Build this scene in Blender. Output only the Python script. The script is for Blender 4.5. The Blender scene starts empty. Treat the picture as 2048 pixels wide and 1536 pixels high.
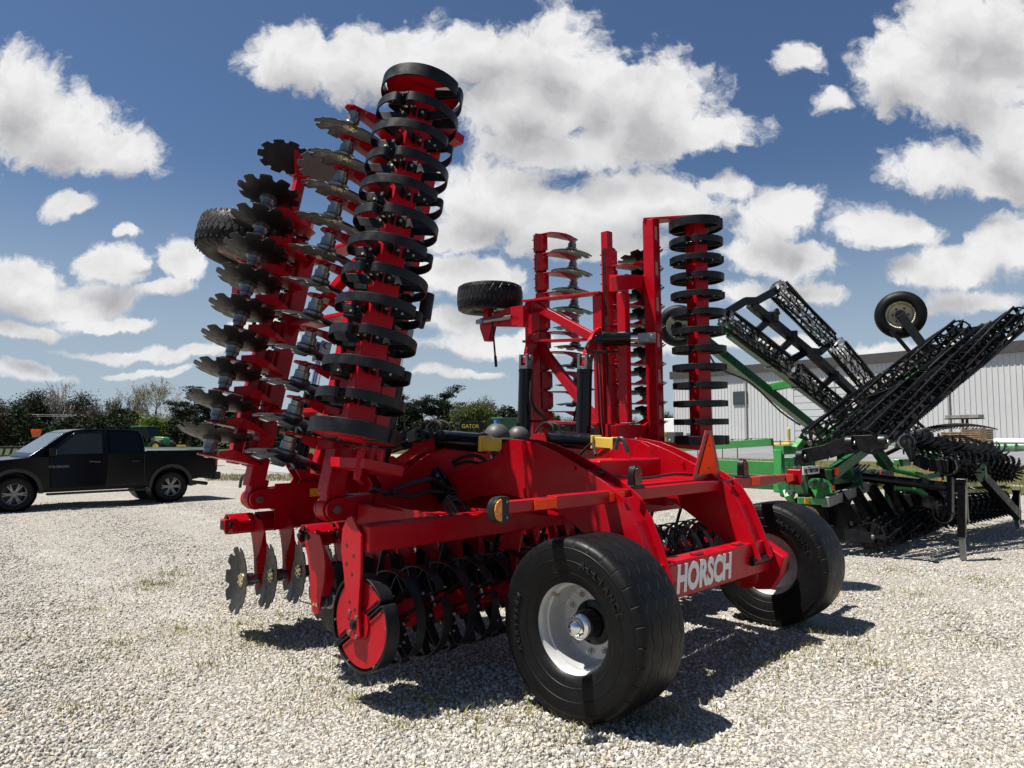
import bpy, bmesh, math, random
from mathutils import Vector, Matrix
random.seed(7)
V = Vector
rad = math.radians
scene = bpy.context.scene
COL = scene.collection

# ------------------------------------------------------------------ camera
FPX, HOR, EYE = 1430.0, 868.0, 1.75          # focal length and horizon in pixels of the 2048 px photograph, eye height in metres
PITCH = math.atan((HOR - 768) / FPX)
cam = bpy.data.cameras.new('camera')
cam.sensor_width = 36; cam.lens = 36 * FPX / 2048
cam.clip_start = 0.05; cam.clip_end = 4000
camo = bpy.data.objects.new('camera', cam); COL.objects.link(camo)
camo.location = (0, 0, EYE); camo.rotation_euler = (math.pi / 2 + PITCH, 0, 0)
scene.camera = camo

# ------------------------------------------------------------------ light and sky
SUN_EL, SUN_AZ = rad(67), rad(-96)            # azimuth measured from +Y towards +X: the sun stands high on the left
sd = V((math.sin(SUN_AZ) * math.cos(SUN_EL), math.cos(SUN_AZ) * math.cos(SUN_EL), math.sin(SUN_EL)))
sun = bpy.data.lights.new('sun', 'SUN'); sun.energy = 5.0; sun.angle = rad(0.5); sun.color = (1, .955, .89)
suno = bpy.data.objects.new('sun', sun); COL.objects.link(suno)
suno.rotation_euler = sd.to_track_quat('Z', 'Y').to_euler()
suno.location = (-30, 0, 60)
scene.view_settings.view_transform = 'Standard'
scene.view_settings.look = 'None'
scene.view_settings.exposure = 0.85
scene.view_settings.gamma = 1

class NT:
    """small helper for node trees"""
    def __init__(s, tree): s.t = tree; s.n = tree.nodes; s.l = tree.links
    def new(s, typ, **kw):
        n = s.n.new(typ)
        for k, v in kw.items(): setattr(n, k, v)
        return n
    def put(s, sock, v):
        if hasattr(v, 'is_linked'): s.l.new(v, sock)
        else: sock.default_value = v
    def m(s, op, a, b=0.0, c=0.0, clamp=False):
        n = s.new('ShaderNodeMath', operation=op, use_clamp=clamp)
        for i, v in enumerate((a, b, c)): s.put(n.inputs[i], v)
        return n.outputs[0]
    def vm(s, op, a, b=(0, 0, 0), c=(0, 0, 0)):
        n = s.new('ShaderNodeVectorMath', operation=op)
        s.put(n.inputs[0], a); s.put(n.inputs[1], b)
        if op == 'MULTIPLY_ADD': s.put(n.inputs[2], c)
        return n.outputs['Value'] if op in ('LENGTH', 'DOT_PRODUCT', 'DISTANCE') else n.outputs[0]
    def noise(s, vec, scale, detail=4, rough=.55, lac=2.0, dist=0.0, dim='3D', out=0):
        n = s.new('ShaderNodeTexNoise', noise_dimensions=dim)
        if vec is not None: s.l.new(vec, n.inputs['Vector'])
        n.inputs['Scale'].default_value = scale; n.inputs['Detail'].default_value = detail
        n.inputs['Roughness'].default_value = rough; n.inputs['Lacunarity'].default_value = lac
        n.inputs['Distortion'].default_value = dist
        return n.outputs[out]
    def vor(s, vec, scale, feature='F1', out='Distance', rnd=1.0):
        n = s.new('ShaderNodeTexVoronoi', feature=feature)
        if vec is not None: s.l.new(vec, n.inputs['Vector'])
        n.inputs['Scale'].default_value = scale; n.inputs['Randomness'].default_value = rnd
        return n.outputs[out]
    def rng(s, v, a, b, c=0.0, d=1.0, smooth=True):
        n = s.new('ShaderNodeMapRange', interpolation_type='SMOOTHSTEP' if smooth else 'LINEAR')
        s.put(n.inputs[0], v)
        for i, x in enumerate((a, b, c, d)): s.put(n.inputs[i + 1], x)
        return n.outputs[0]
    def mix(s, f, a, b, blend='MIX'):
        n = s.new('ShaderNodeMix', data_type='RGBA', blend_type=blend)
        s.put(n.inputs[0], f)
        for i, v in ((6, a), (7, b)):
            s.put(n.inputs[i], v if hasattr(v, 'is_linked') else (*v[:3], 1))
        return n.outputs[2]
    def ramp(s, f, stops):
        n = s.new('ShaderNodeValToRGB')
        s.put(n.inputs[0], f)
        e = n.color_ramp.elements
        while len(e) < len(stops): e.new(.5)
        for k, (p, c) in enumerate(stops): e[k].position = p; e[k].color = (*c[:3], 1)
        return n.outputs[0]

world = bpy.data.worlds.new('World'); scene.world = world; world.use_nodes = True
w = NT(world.node_tree); w.n.clear()
sky = w.new('ShaderNodeTexSky', sky_type='NISHITA', sun_disc=False)
sky.sun_elevation = SUN_EL; sky.sun_rotation = SUN_AZ
sky.altitude = 200; sky.air_density = 1.0; sky.dust_density = .7; sky.ozone_density = 2.0
# cumulus clouds, each lobe a direction (azimuth tangent, elevation tangent) with its own half sizes
CL = [(600,112,118,78,1),(760,118,170,78,1),(960,110,150,92,1),(1095,105,95,90,1),(1060,210,160,95,1),(1190,170,90,80,1),(1300,215,130,125,1),
      (1425,255,85,48,1),(1120,295,190,55,.9),(980,395,130,75,1),(1110,435,160,75,1),(1300,400,170,62,1),(1440,365,90,34,.9),(1170,490,200,42,.8),(930,470,90,60,.8),
      (1575,430,105,58,1),(1570,508,140,44,.95),(1775,466,98,38,.95),
      (1790,150,95,95,1),(1960,50,150,120,1),(1930,180,130,110,1),(2030,300,90,110,1),(1880,345,120,52,1),(1990,390,70,30,.8),
      (1600,115,75,48,.55),(1650,200,52,42,.6),
      (1910,545,140,45,.9),(2020,500,80,60,.9),(1960,612,130,30,.75),(1600,585,100,32,.75),(1480,590,80,36,.75),
      (30,190,90,90,1),(110,255,140,88,1),(230,295,100,62,1),(150,397,58,30,.95),(266,474,34,15,.85),
      (35,560,105,56,1),(140,604,95,32,1),(222,528,70,40,1),(350,535,62,40,1),(190,640,90,14,.9),(320,584,70,18,.9),
      (50,660,95,20,.9),(220,692,120,14,.9),(390,698,90,16,.85),(300,730,110,10,.8),(520,655,110,40,.8),(40,742,120,20,.8),
      (930,560,115,48,1),(890,648,95,28,.95),(1000,688,180,26,.9),(1500,690,280,22,.85),(1760,690,100,24,.85),(930,745,90,12,.75),(1950,700,120,18,.8)]
def tan_dir(px, py):
    cx, cy = (px - 1024) / FPX, (768 - py) / FPX
    c, s = math.cos(PITCH), math.sin(PITCH)
    y = c - cy * s; z = s + cy * c
    return cx / y, z / y
g = bpy.data.node_groups.new('cloud_field', 'ShaderNodeTree')
g.interface.new_socket('P', in_out='INPUT', socket_type='NodeSocketVector')
g.interface.new_socket('Field', in_out='OUTPUT', socket_type='NodeSocketFloat')
gn = NT(g); gi = gn.new('NodeGroupInput'); go = gn.new('NodeGroupOutput')
fld = None
for (px, py, rx, ry, k) in CL:
    a, b = tan_dir(px, py); ax, bx_ = rx * 1.10 / FPX, ry * 1.10 / FPX
    q = gn.vm('LENGTH', gn.vm('MULTIPLY_ADD', gi.outputs[0], (1 / ax, 1 / bx_, 0), (-a / ax, -b / bx_, 0)))
    q = gn.m('MULTIPLY_ADD', q, 1.0, 1.0 - k)
    fld = q if fld is None else gn.m('SMOOTH_MIN', fld, q, .28)
gn.l.new(fld, go.inputs[0])
tc = w.new('ShaderNodeTexCoord')
sx = w.new('ShaderNodeSeparateXYZ'); w.l.new(tc.outputs['Generated'], sx.inputs[0])
yy = w.m('MAXIMUM', w.m('ABSOLUTE', sx.outputs[1]), .05)
pv_ = w.new('ShaderNodeCombineXYZ')
w.l.new(w.m('DIVIDE', sx.outputs[0], yy), pv_.inputs[0]); w.l.new(w.m('DIVIDE', sx.outputs[2], yy), pv_.inputs[1])
P0 = pv_.outputs[0]
# billowing edges: warp, then subtract layered noise
wn = w.noise(P0, 5.0, 5, .6, out=1)
P1 = w.vm('MULTIPLY_ADD', w.vm('SUBTRACT', wn, (.5, .5, .5)), (.15, .10, 0), P0)
def field(vec):
    n = w.new('ShaderNodeGroup', node_tree=g); w.l.new(vec, n.inputs[0]); return n.outputs[0]
n1 = w.noise(P1, 9.0, 10, .62)
n2 = w.noise(P1, 30.0, 8, .66)
f0 = field(P1)
edge = w.m('ADD', w.m('MULTIPLY', w.m('SUBTRACT', n1, .5), 1.9), w.m('MULTIPLY', w.m('SUBTRACT', n2, .5), 1.0))
dens = w.m('SUBTRACT', w.m('ADD', 1.0, edge), f0)
alpha = w.rng(dens, -.16, .28)
# how much cloud lies above a point decides how grey it is
f1 = field(w.vm('ADD', P1, (0, .052, 0)))
n3 = w.noise(w.vm('ADD', P1, (-.01, .022, 0)), 9.0, 6, .58)
above = w.m('SUBTRACT', w.m('ADD', 1.0, w.m('MULTIPLY', w.m('SUBTRACT', n3, .5), 1.1)), f1)
grey = w.rng(above, .0, 1.0)
relief = w.m('SUBTRACT', n3, n1)
lum = w.m('SUBTRACT', w.m('ADD', .93, w.m('MULTIPLY', relief, .80)), w.m('MULTIPLY', grey, .40))
lum = w.m('MAXIMUM', w.m('MINIMUM', lum, .97), .42)
cc = w.new('ShaderNodeCombineColor')
w.l.new(lum, cc.inputs[0]); w.l.new(w.m('MULTIPLY', lum, 1.0), cc.inputs[1]); w.l.new(w.m('MULTIPLY_ADD', lum, .985, .022), cc.inputs[2])
# thin the far clouds towards the horizon
el = sx.outputs[2]
alpha = w.m('MULTIPLY', w.m('MULTIPLY', alpha, w.rng(el, .0, .11, .40, 1.0)), w.rng(sx.outputs[1], .12, .22))
bg1 = w.new('ShaderNodeBackground'); bg2 = w.new('ShaderNodeBackground')
SKY_STRENGTH = .05
bg1.inputs[1].default_value = SKY_STRENGTH
skc = w.mix(1.0, sky.outputs[0], (.66, .77, .90), 'MULTIPLY')
hz = w.m('MULTIPLY', w.rng(w.m('ABSOLUTE', el), 0.0, .36, 1.0, 0.0), .88)
skc = w.mix(hz, skc, (4.7, 5.7, 6.7))
w.l.new(skc, bg1.inputs[0])
w.l.new(cc.outputs[0], bg2.inputs[0]); bg2.inputs[1].default_value = 0.50
mx = w.new('ShaderNodeMixShader'); w.l.new(alpha, mx.inputs[0]); w.l.new(bg1.outputs[0], mx.inputs[1]); w.l.new(bg2.outputs[0], mx.inputs[2])
wo = w.new('ShaderNodeOutputWorld'); w.l.new(mx.outputs[0], wo.inputs[0])

# ------------------------------------------------------------------ helpers
def tag(o, label=None, cat=None, group=None, kind=None):
    for k, v in (('label', label), ('category', cat), ('group', group), ('kind', kind)):
        if v: o[k] = v
    return o
def thing(name, label, cat, loc=(0, 0, 0), rz=0.0, group=None):
    o = bpy.data.objects.new(name, None); COL.objects.link(o)
    o.empty_display_size = .3; o.location = loc; o.rotation_euler = (0, 0, rz)
    return tag(o, label, cat, group)
def perp(d, up=V((0, 0, 1))):
    x = d.cross(up)
    if x.length < 1e-4: x = d.cross(V((0, 1, 0)))
    x.normalize(); y = x.cross(d).normalized()
    return x, y
class MB:
    def __init__(s): s.bm = bmesh.new(); s.uv = None
    def vs(s, pts): return [s.bm.verts.new(p) for p in pts]
    def f(s, vs):
        try: return s.bm.faces.new(vs)
        except ValueError: return None
    def box(s, p0, p1, wd, ht, up=V((0, 0, 1)), w1=None, h1=None):
        """beam from p0 to p1, wd across and ht along up"""
        p0, p1 = V(p0), V(p1); d = (p1 - p0).normalized(); x, y = perp(d, V(up))
        w1 = wd if w1 is None else w1; h1 = ht if h1 is None else h1
        q = []
        for p, a, b in ((p0, wd, ht), (p1, w1, h1)):
            q.append(s.vs([p + x * (sx_ * a / 2) + y * (sy_ * b / 2) for sx_, sy_ in ((-1, -1), (1, -1), (1, 1), (-1, 1))]))
        for i in range(4): s.f([q[0][i], q[0][(i + 1) % 4], q[1][(i + 1) % 4], q[1][i]])
        s.f(q[0][::-1]); s.f(q[1])
        return s
    def bx(s, c, size, rz=0.0):
        c = V(c); M = Matrix.Rotation(rz, 3, 'Z'); hx, hy, hz = (k / 2 for k in size)
        s.box(c - M @ V((hx, 0, 0)), c + M @ V((hx, 0, 0)), size[1], size[2]); return s
    def cyl(s, p0, p1, r, r1=None, n=16, cap=True):
        p0, p1 = V(p0), V(p1); d = (p1 - p0).normalized(); x, y = perp(d); r1 = r if r1 is None else r1
        A = s.vs([p0 + (x * math.cos(t) + y * math.sin(t)) * r for t in (2 * math.pi * k / n for k in range(n))])
        B = s.vs([p1 + (x * math.cos(t) + y * math.sin(t)) * r1 for t in (2 * math.pi * k / n for k in range(n))])
        for i in range(n): s.f([A[i], A[(i + 1) % n], B[(i + 1) % n], B[i]])
        if cap: s.f(A[::-1]); s.f(B)
        return s
    def tube(s, pts, r, n=8, smooth=3):
        pts = [V(p) for p in pts]
        if smooth and len(pts) > 2:
            out = []
            for i in range(len(pts) - 1):
                a, b = pts[max(i - 1, 0)], pts[i]; c, d = pts[i + 1], pts[min(i + 2, len(pts) - 1)]
                for k in range(smooth):
                    t = k / smooth
                    out.append(.5 * ((2 * b) + (c - a) * t + (2 * a - 5 * b + 4 * c - d) * t * t + (-a + 3 * b - 3 * c + d) * t ** 3))
            out.append(pts[-1]); pts = out
        prev = None; up = V((0.13, 0.21, 0.97))
        for i, p in enumerate(pts):
            d = (pts[min(i + 1, len(pts) - 1)] - pts[max(i - 1, 0)]).normalized()
            x = d.cross(up)
            if x.length < 1e-3: x = d.cross(V((1, 0, 0)))
            x.normalize(); y = x.cross(d).normalized(); up = y
            R = s.vs([p + (x * math.cos(t) + y * math.sin(t)) * r for t in (2 * math.pi * k / n for k in range(n))])
            if prev:
                for k in range(n): s.f([prev[k], prev[(k + 1) % n], R[(k + 1) % n], R[k]])
            else: s.f(R[::-1])
            prev = R
        s.f(prev); return s
    def plate(s, pts, vec):
        """closed outline pts extruded by vec (centred on the outline)"""
        vec = V(vec); A = s.vs([V(p) - vec / 2 for p in pts]); B = s.vs([V(p) + vec / 2 for p in pts]); n = len(pts)
        for i in range(n): s.f([A[i], A[(i + 1) % n], B[(i + 1) % n], B[i]])
        s.f(A[::-1]); s.f(B); return s
    def lathe(s, prof, o, axis, n=48, closed=False, a0=0.0, a1=2 * math.pi, uv=False):
        """prof = [(radius, offset along axis)]"""
        o, axis = V(o), V(axis).normalized(); x, y = perp(axis); full = abs(a1 - a0 - 2 * math.pi) < 1e-6
        if uv and s.uv is None: s.uv = s.bm.loops.layers.uv.new('UVMap')
        rows = []; cnt = n if full else n + 1
        for k in range(cnt):
            t = a0 + (a1 - a0) * k / n
            rows.append(s.vs([o + axis * h + (x * math.cos(t) + y * math.sin(t)) * r for r, h in prof]))
        m = len(prof)
        for k in range(n):
            A, B = rows[k], rows[(k + 1) % cnt]
            for j in range(m if closed else m - 1):
                fc = s.f([A[j], A[(j + 1) % m], B[(j + 1) % m], B[j]])
                if uv and fc:
                    for lp, (uu, vv) in zip(fc.loops, ((k, j), (k, j + 1), (k + 1, j + 1), (k + 1, j))): lp[s.uv].uv = (uu / n, vv / (m - 1))
        return s
    def strip(s, path, t, wd, o=V((0, 0, 0)), ex=V((1, 0, 0)), ey=V((0, 1, 0)), ez=V((0, 0, 1))):
        """flat bar bent along a 2-D path: thickness t in the plane, width wd along ez"""
        prev = None; P = [V((p[0], p[1])) for p in path]
        for i, p in enumerate(P):
            d = (P[min(i + 1, len(P) - 1)] - P[max(i - 1, 0)]).normalized(); nrm = V((-d.y, d.x))
            c = []
            for a, b in ((-1, -1), (1, -1), (1, 1), (-1, 1)):
                q = p + nrm * (a * t / 2); c.append(s.bm.verts.new(o + ex * q.x + ey * q.y + ez * (b * wd / 2)))
            if prev:
                for k in range(4): s.f([prev[k], prev[(k + 1) % 4], c[(k + 1) % 4], c[k]])
            else: s.f(c[::-1])
            prev = c
        s.f(prev); return s
    def sphere(s, c, r, sx_=1, sy_=1, sz_=1, seg=20):
        M = Matrix.Translation(V(c)) @ Matrix.Diagonal((sx_, sy_, sz_, 1))
        bmesh.ops.create_uvsphere(s.bm, u_segments=seg, v_segments=seg // 2, radius=r, matrix=M); return s
    def build(s, name, mat, parent=None, bevel=0.0, smooth=35, M=None, seg=2, solid=0.0, fix=True):
        if fix: bmesh.ops.recalc_face_normals(s.bm, faces=s.bm.faces)
        me = bpy.data.meshes.new(name); s.bm.to_mesh(me); s.bm.free()
        if smooth:
            me.polygons.foreach_set('use_smooth', [True] * len(me.polygons))
            me.set_sharp_from_angle(angle=rad(smooth))
        me.materials.append(mat)
        o = bpy.data.objects.new(name, me); COL.objects.link(o)
        if parent: o.parent = parent
        if M is not None: o.matrix_local = M
        if solid:
            md = o.modifiers.new('solid', 'SOLIDIFY'); md.thickness = solid; md.offset = 0
        if bevel:
            md = o.modifiers.new('bevel', 'BEVEL'); md.width = bevel; md.segments = seg; md.limit_method = 'ANGLE'; md.angle_limit = rad(40)
            md.harden_normals = True
        return o
def dup(o, parent=None, M=None):
    """a copy of an object, its parts and their sub-parts; mesh data is shared"""
    c = o.copy(); COL.objects.link(c)
    if parent is not None: c.parent = parent
    if M is not None: c.matrix_local = M
    for ch in list(o.children):
        dup(ch, c, ch.matrix_local.copy())
    return c
def text_mesh(txt, size, depth=.004, bold=0.0, shear=0.0, sx_=1.0, align='CENTER'):
    cu = bpy.data.curves.new('txt', 'FONT'); cu.body = txt; cu.size = size; cu.extrude = depth / 2; cu.offset = bold; cu.shear = shear
    cu.align_x = align; cu.align_y = 'CENTER'; cu.resolution_u = 3
    o = bpy.data.objects.new('txt', cu); COL.objects.link(o)
    dg = bpy.context.evaluated_depsgraph_get()
    me = bpy.data.meshes.new_from_object(o.evaluated_get(dg))
    bpy.data.objects.remove(o); bpy.data.curves.remove(cu)
    if sx_ != 1.0: me.transform(Matrix.Diagonal((sx_, 1, 1, 1)))
    return me
def text_obj(name, txt, size, mat, parent, M, **kw):
    me = text_mesh(txt, size, **kw); me.materials.clear(); me.materials.append(mat); me.name = name
    o = bpy.data.objects.new(name, me); COL.objects.link(o); o.parent = parent; o.matrix_local = M
    return o
def frame_m(o, ex, ey, ez):
    ex, ey, ez = V(ex).normalized(), V(ey).normalized(), V(ez).normalized()
    return Matrix(((ex.x, ey.x, ez.x, o[0]), (ex.y, ey.y, ez.y, o[1]), (ex.z, ey.z, ez.z, o[2]), (0, 0, 0, 1)))

# survey helpers: a sight line from the tripod crossed with a known real plane gives a point in metres
def ray(px, py):
    cx, cy = (px - 1024) / FPX, (768 - py) / FPX; c, s_ = math.cos(PITCH), math.sin(PITCH)
    return V((cx, c - cy * s_, s_ + cy * c))
def at_y(px, py, y):                          # world point at distance y
    r = ray(px, py); return V((0, 0, EYE)) + r * (y / r.y)
def on_ground(px, py, z=0.0):
    r = ray(px, py); return V((0, 0, EYE)) + r * ((z - EYE) / r.z)
AZ = rad(44.0)
MO = V((1.5516, 5.598, 0))                    # red implement: ground point under the middle of the rear axle
MRZ = math.pi / 2 - AZ
MW = Matrix.Translation(MO) @ Matrix.Rotation(MRZ, 4, 'Z')
MI = MW.inverted()
LC = MI @ V((0, 0, EYE))
def lray(px, py): return (MI.to_3x3() @ ray(px, py))
def pu(px, py, u): r = lray(px, py); return LC + r * ((u - LC.x) / r.x)
def pv(px, py, v): r = lray(px, py); return LC + r * ((v - LC.y) / r.y)
def pz(px, py, z): r = lray(px, py); return LC + r * ((z - LC.z) / r.z)
U, F, Z = V((1, 0, 0)), V((0, 1, 0)), V((0, 0, 1))

# ------------------------------------------------------------------ materials
def pbr(name, col, rough=.5, metal=0.0, var=.12, vscale=3.0, rvar=.12, bump=0.0, bscale=60, coat=0.0, spec=.5, dirt=None, dscale=2.0, damt=.5):
    m = bpy.data.materials.new(name); m.use_nodes = True
    t = NT(m.node_tree); b = t.n['Principled BSDF']
    tc = t.new('ShaderNodeTexCoord'); ob = tc.outputs['Object']
    n = t.noise(ob, vscale, 5, .6)
    k = t.rng(n, .3, .7, 1 - var, 1 + var)
    c = t.vm('SCALE', (col[0], col[1], col[2])); sc = c.node; t.put(sc.inputs['Scale'], k)
    if dirt:
        dn = t.noise(ob, dscale, 7, .68)
        c = t.mix(t.m('MULTIPLY', t.rng(dn, .52, .72), damt), c, dirt)
    t.l.new(c, b.inputs['Base Color'])
    n2 = t.noise(ob, vscale * 3.1, 4, .6)
    t.put(b.inputs['Roughness'], t.rng(n2, .3, .7, max(rough - rvar, .02), min(rough + rvar, 1)))
    b.inputs['Metallic'].default_value = metal
    b.inputs['Specular IOR Level'].default_value = spec
    b.inputs['Coat Weight'].default_value = coat; b.inputs['Coat Roughness'].default_value = .12
    if bump:
        bn = t.new('ShaderNodeBump'); bn.inputs['Strength'].default_value = bump; bn.inputs['Distance'].default_value = .01
        t.l.new(t.noise(ob, bscale, 5, .6), bn.inputs['Height']); t.l.new(bn.outputs[0], b.inputs['Normal'])
    return m
RED = pbr('red_paint', (.35, .0010, .0075), .34, var=.09, vscale=1.3, rvar=.10, coat=.05, spec=.24, dirt=(.28, .035, .035), dscale=5.0, damt=.22, bump=.04, bscale=5)
BLK = pbr('black_steel_paint', (.0070, .0072, .0080), .42, var=.15, spec=.26, dirt=(.022, .0215, .021), dscale=9, damt=.35)
BLKG = pbr('black_gloss_paint', (.004, .004, .0045), .2, var=.1, spec=.28, rvar=.07)
DISC = pbr('disc_steel_dark', (.020, .020, .021), .40, .35, var=.3, vscale=7, spec=.35, dirt=(.04, .034, .028), dscale=4, damt=.22)
ZINC = pbr('zinc_plated', (.20, .203, .206), .34, .8, var=.15, vscale=12)
BRASS = pbr('yellow_zinc', (.62, .55, .36), .35, .85, var=.2, vscale=30)
CHROME = pbr('chrome', (.8, .8, .8), .08, 1.0, var=.03, rvar=.03)
RUB = pbr('rubber', (.007, .007, .0073), .6, var=.3, vscale=4, spec=.35, dirt=(.05, .048, .045), dscale=5, damt=.5, bump=.15, bscale=40)
SILV = pbr('silver_paint', (.46, .46, .455), .35, .25, var=.06, dirt=(.42, .40, .37), dscale=6, damt=.35)
YEL = pbr('yellow_paint', (.68, .48, .07), .4, var=.08)
YELR = pbr('amber_reflector', (.72, .36, .01), .25, var=.12, vscale=20)
ORR = pbr('red_reflector', (.95, .07, .015), .5, spec=.1, var=.08, vscale=25)
ORNG = pbr('orange_triangle', (1.0, .06, .003), .6, var=.03, spec=.08)
AMB = pbr('amber_lens', (.55, .17, .01), .12, var=.5, vscale=60)
RLENS = pbr('red_lens', (.10, .004, .006), .1, var=.3, vscale=40)
WHT = pbr('white_lettering', (.70, .69, .66), .45, var=.05)
GRN = pbr('green_paint', (.034, .21, .048), .33, var=.08, coat=.2, dirt=(.07, .15, .06), damt=.3)
GRN2 = pbr('dark_green_paint', (.012, .085, .028), .35, var=.1, coat=.2)
CREAM = pbr('cream_paint', (.62, .57, .38), .4, var=.06)
HOSE = pbr('hose_rubber', (.014, .014, .015), .45, var=.2)
GREYP = pbr('grey_paint', (.045, .047, .049), .58, var=.05)
# ================================================================== tyre materials (grooves follow the tyre's own axis)
def tyre_mat(name, zig=(), amp=.012, n=30, gw=.010, shoulder=.2, sip=60, diamond=None):
    m = bpy.data.materials.new(name); m.use_nodes = True; t = NT(m.node_tree); b = t.n['Principled BSDF']
    ob = t.new('ShaderNodeTexCoord').outputs['Object']; s = t.new('ShaderNodeSeparateXYZ'); t.l.new(ob, s.inputs[0])
    ang = t.m('ARCTAN2', s.outputs[1], s.outputs[0]); h = s.outputs[2]
    r = t.m('SQRT', t.m('ADD', t.m('MULTIPLY', s.outputs[0], s.outputs[0]), t.m('MULTIPLY', s.outputs[1], s.outputs[1])))
    g = None
    if diamond:
        k1, k2 = diamond
        for sg in (1, -1):
            q = t.m('PINGPONG', t.m('ADD', t.m('MULTIPLY', ang, k1), t.m('MULTIPLY', h, sg * k2)), 1.0)
            q = t.rng(q, .10, .26, 1.0, 0.0)
            g = q if g is None else t.m('MAXIMUM', g, q)
        g = t.m('MULTIPLY', g, t.rng(r, *shoulder))
    else:
        tri = t.m('SUBTRACT', t.m('PINGPONG', t.m('MULTIPLY', ang, n / math.pi), 1.0), .5)
        for z0 in zig:
            q = t.rng(t.m('ABSOLUTE', t.m('SUBTRACT', h, t.m('MULTIPLY_ADD', tri, 2 * amp, z0))), gw * .5, gw, 1.0, 0.0)
            g = q if g is None else t.m('MAXIMUM', g, q)
        if sip:
            q = t.rng(t.m('PINGPONG', t.m('MULTIPLY', ang, sip / math.pi), 1.0), .05, .12, 1.0, 0.0)
            q = t.m('MULTIPLY', q, t.rng(t.m('ABSOLUTE', h), shoulder, shoulder + .012))
            q = t.m('MULTIPLY', q, t.rng(r, .515, .53))
            g = t.m('MAXIMUM', g, q)
    nz = t.noise(ob, 6, 6, .65); nz2 = t.noise(ob, 40, 3)
    # pale scuffs and dust on the sidewall
    sc = t.rng(t.noise(t.vm('MULTIPLY', ob, (3, 3, 14)), 2.2, 6, .7), .56, .70)
    c = t.mix(t.m('MULTIPLY', sc, .55), (.0042, .0042, .0044), (.018, .0177, .017))
    c = t.mix(g, c, (.0015, .0015, .0015))  # grooves painted darker, shade of their depth put into the colour
    t.l.new(c, b.inputs['Base Color'])
    t.put(b.inputs['Roughness'], t.rng(nz, .3, .7, .40, .58)); b.inputs['Specular IOR Level'].default_value = .2
    bp = t.new('ShaderNodeBump'); bp.inputs['Strength'].default_value = 1.0; bp.inputs['Distance'].default_value = .022
    hh = t.m('ADD', t.m('MULTIPLY', g, -1.0), t.m('MULTIPLY', t.m('ADD', nz, t.m('MULTIPLY', nz2, .25)), .14))
    # concentric moulding lines on the sidewall
    hh = t.m('ADD', hh, t.m('MULTIPLY', t.rng(t.m('PINGPONG', t.m('MULTIPLY', r, 26.0), 1.0), .85, .98), .16))
    t.l.new(hh, bp.inputs['Height']); t.l.new(bp.outputs[0], b.inputs['Normal'])
    return m
TYRE = tyre_mat('flotation_tyre_rubber', zig=(-.15, -.05, .05, .15), n=30, sip=30)
TYRE_D = tyre_mat('diamond_tread_rubber', diamond=(8.0, 13.0), shoulder=(.33, .36))
TYRE_R = tyre_mat('ribbed_tyre_rubber', zig=(-.06, -.02, .02, .06), amp=0.0, gw=.009, sip=0)

# ================================================================== the red folded disc harrow
HAR = thing('disc_harrow', 'large red folding disc harrow, wings raised, on pale gravel', 'disc harrow', MO, MRZ)
def hb(mb, name, mat=RED, bevel=.006, parent=HAR, **kw): return mb.build(name, mat, parent, bevel, **kw)

NUT = pbr('nut_steel', (.50, .48, .42), .3, .8, var=.15)
# ---- rear transport wheels
def arc_text(txt, r, h, a0, step, size, mat, parent, name, depth=.010):
    """raised letters round a sidewall; h = height along the wheel axis"""
    out = []
    for i, ch in enumerate(txt):
        if ch == ' ': continue
        a = a0 - i * step
        me = text_mesh(ch, size, depth, bold=size * .025)
        o = V((r * math.cos(a), r * math.sin(a), h)); er = V((math.cos(a), math.sin(a), 0)); et = V((math.sin(a), -math.cos(a), 0))
        me.transform(frame_m(o, et, er, V((0, 0, 1)))); out.append(me)
    bm = bmesh.new()
    for me in out: bm.from_mesh(me); bpy.data.meshes.remove(me)
    mb = MB(); mb.bm.free(); mb.bm = bm
    return mb.build(name, mat, parent, smooth=0, fix=False)
TPROF = [(.285, -.235), (.30, -.262), (.33, -.272), (.40, -.298), (.47, -.304), (.515, -.302), (.548, -.290), (.566, -.268), (.573, -.232), (.5755, -.13), (.576, -.05),
         (.576, .05), (.5755, .13), (.573, .232), (.566, .268), (.548, .290), (.515, .302), (.47, .304), (.40, .298), (.33, .272), (.30, .262), (.285, .235)]
TPROF = [(r * .973, h * .80) for r, h in TPROF]
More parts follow.
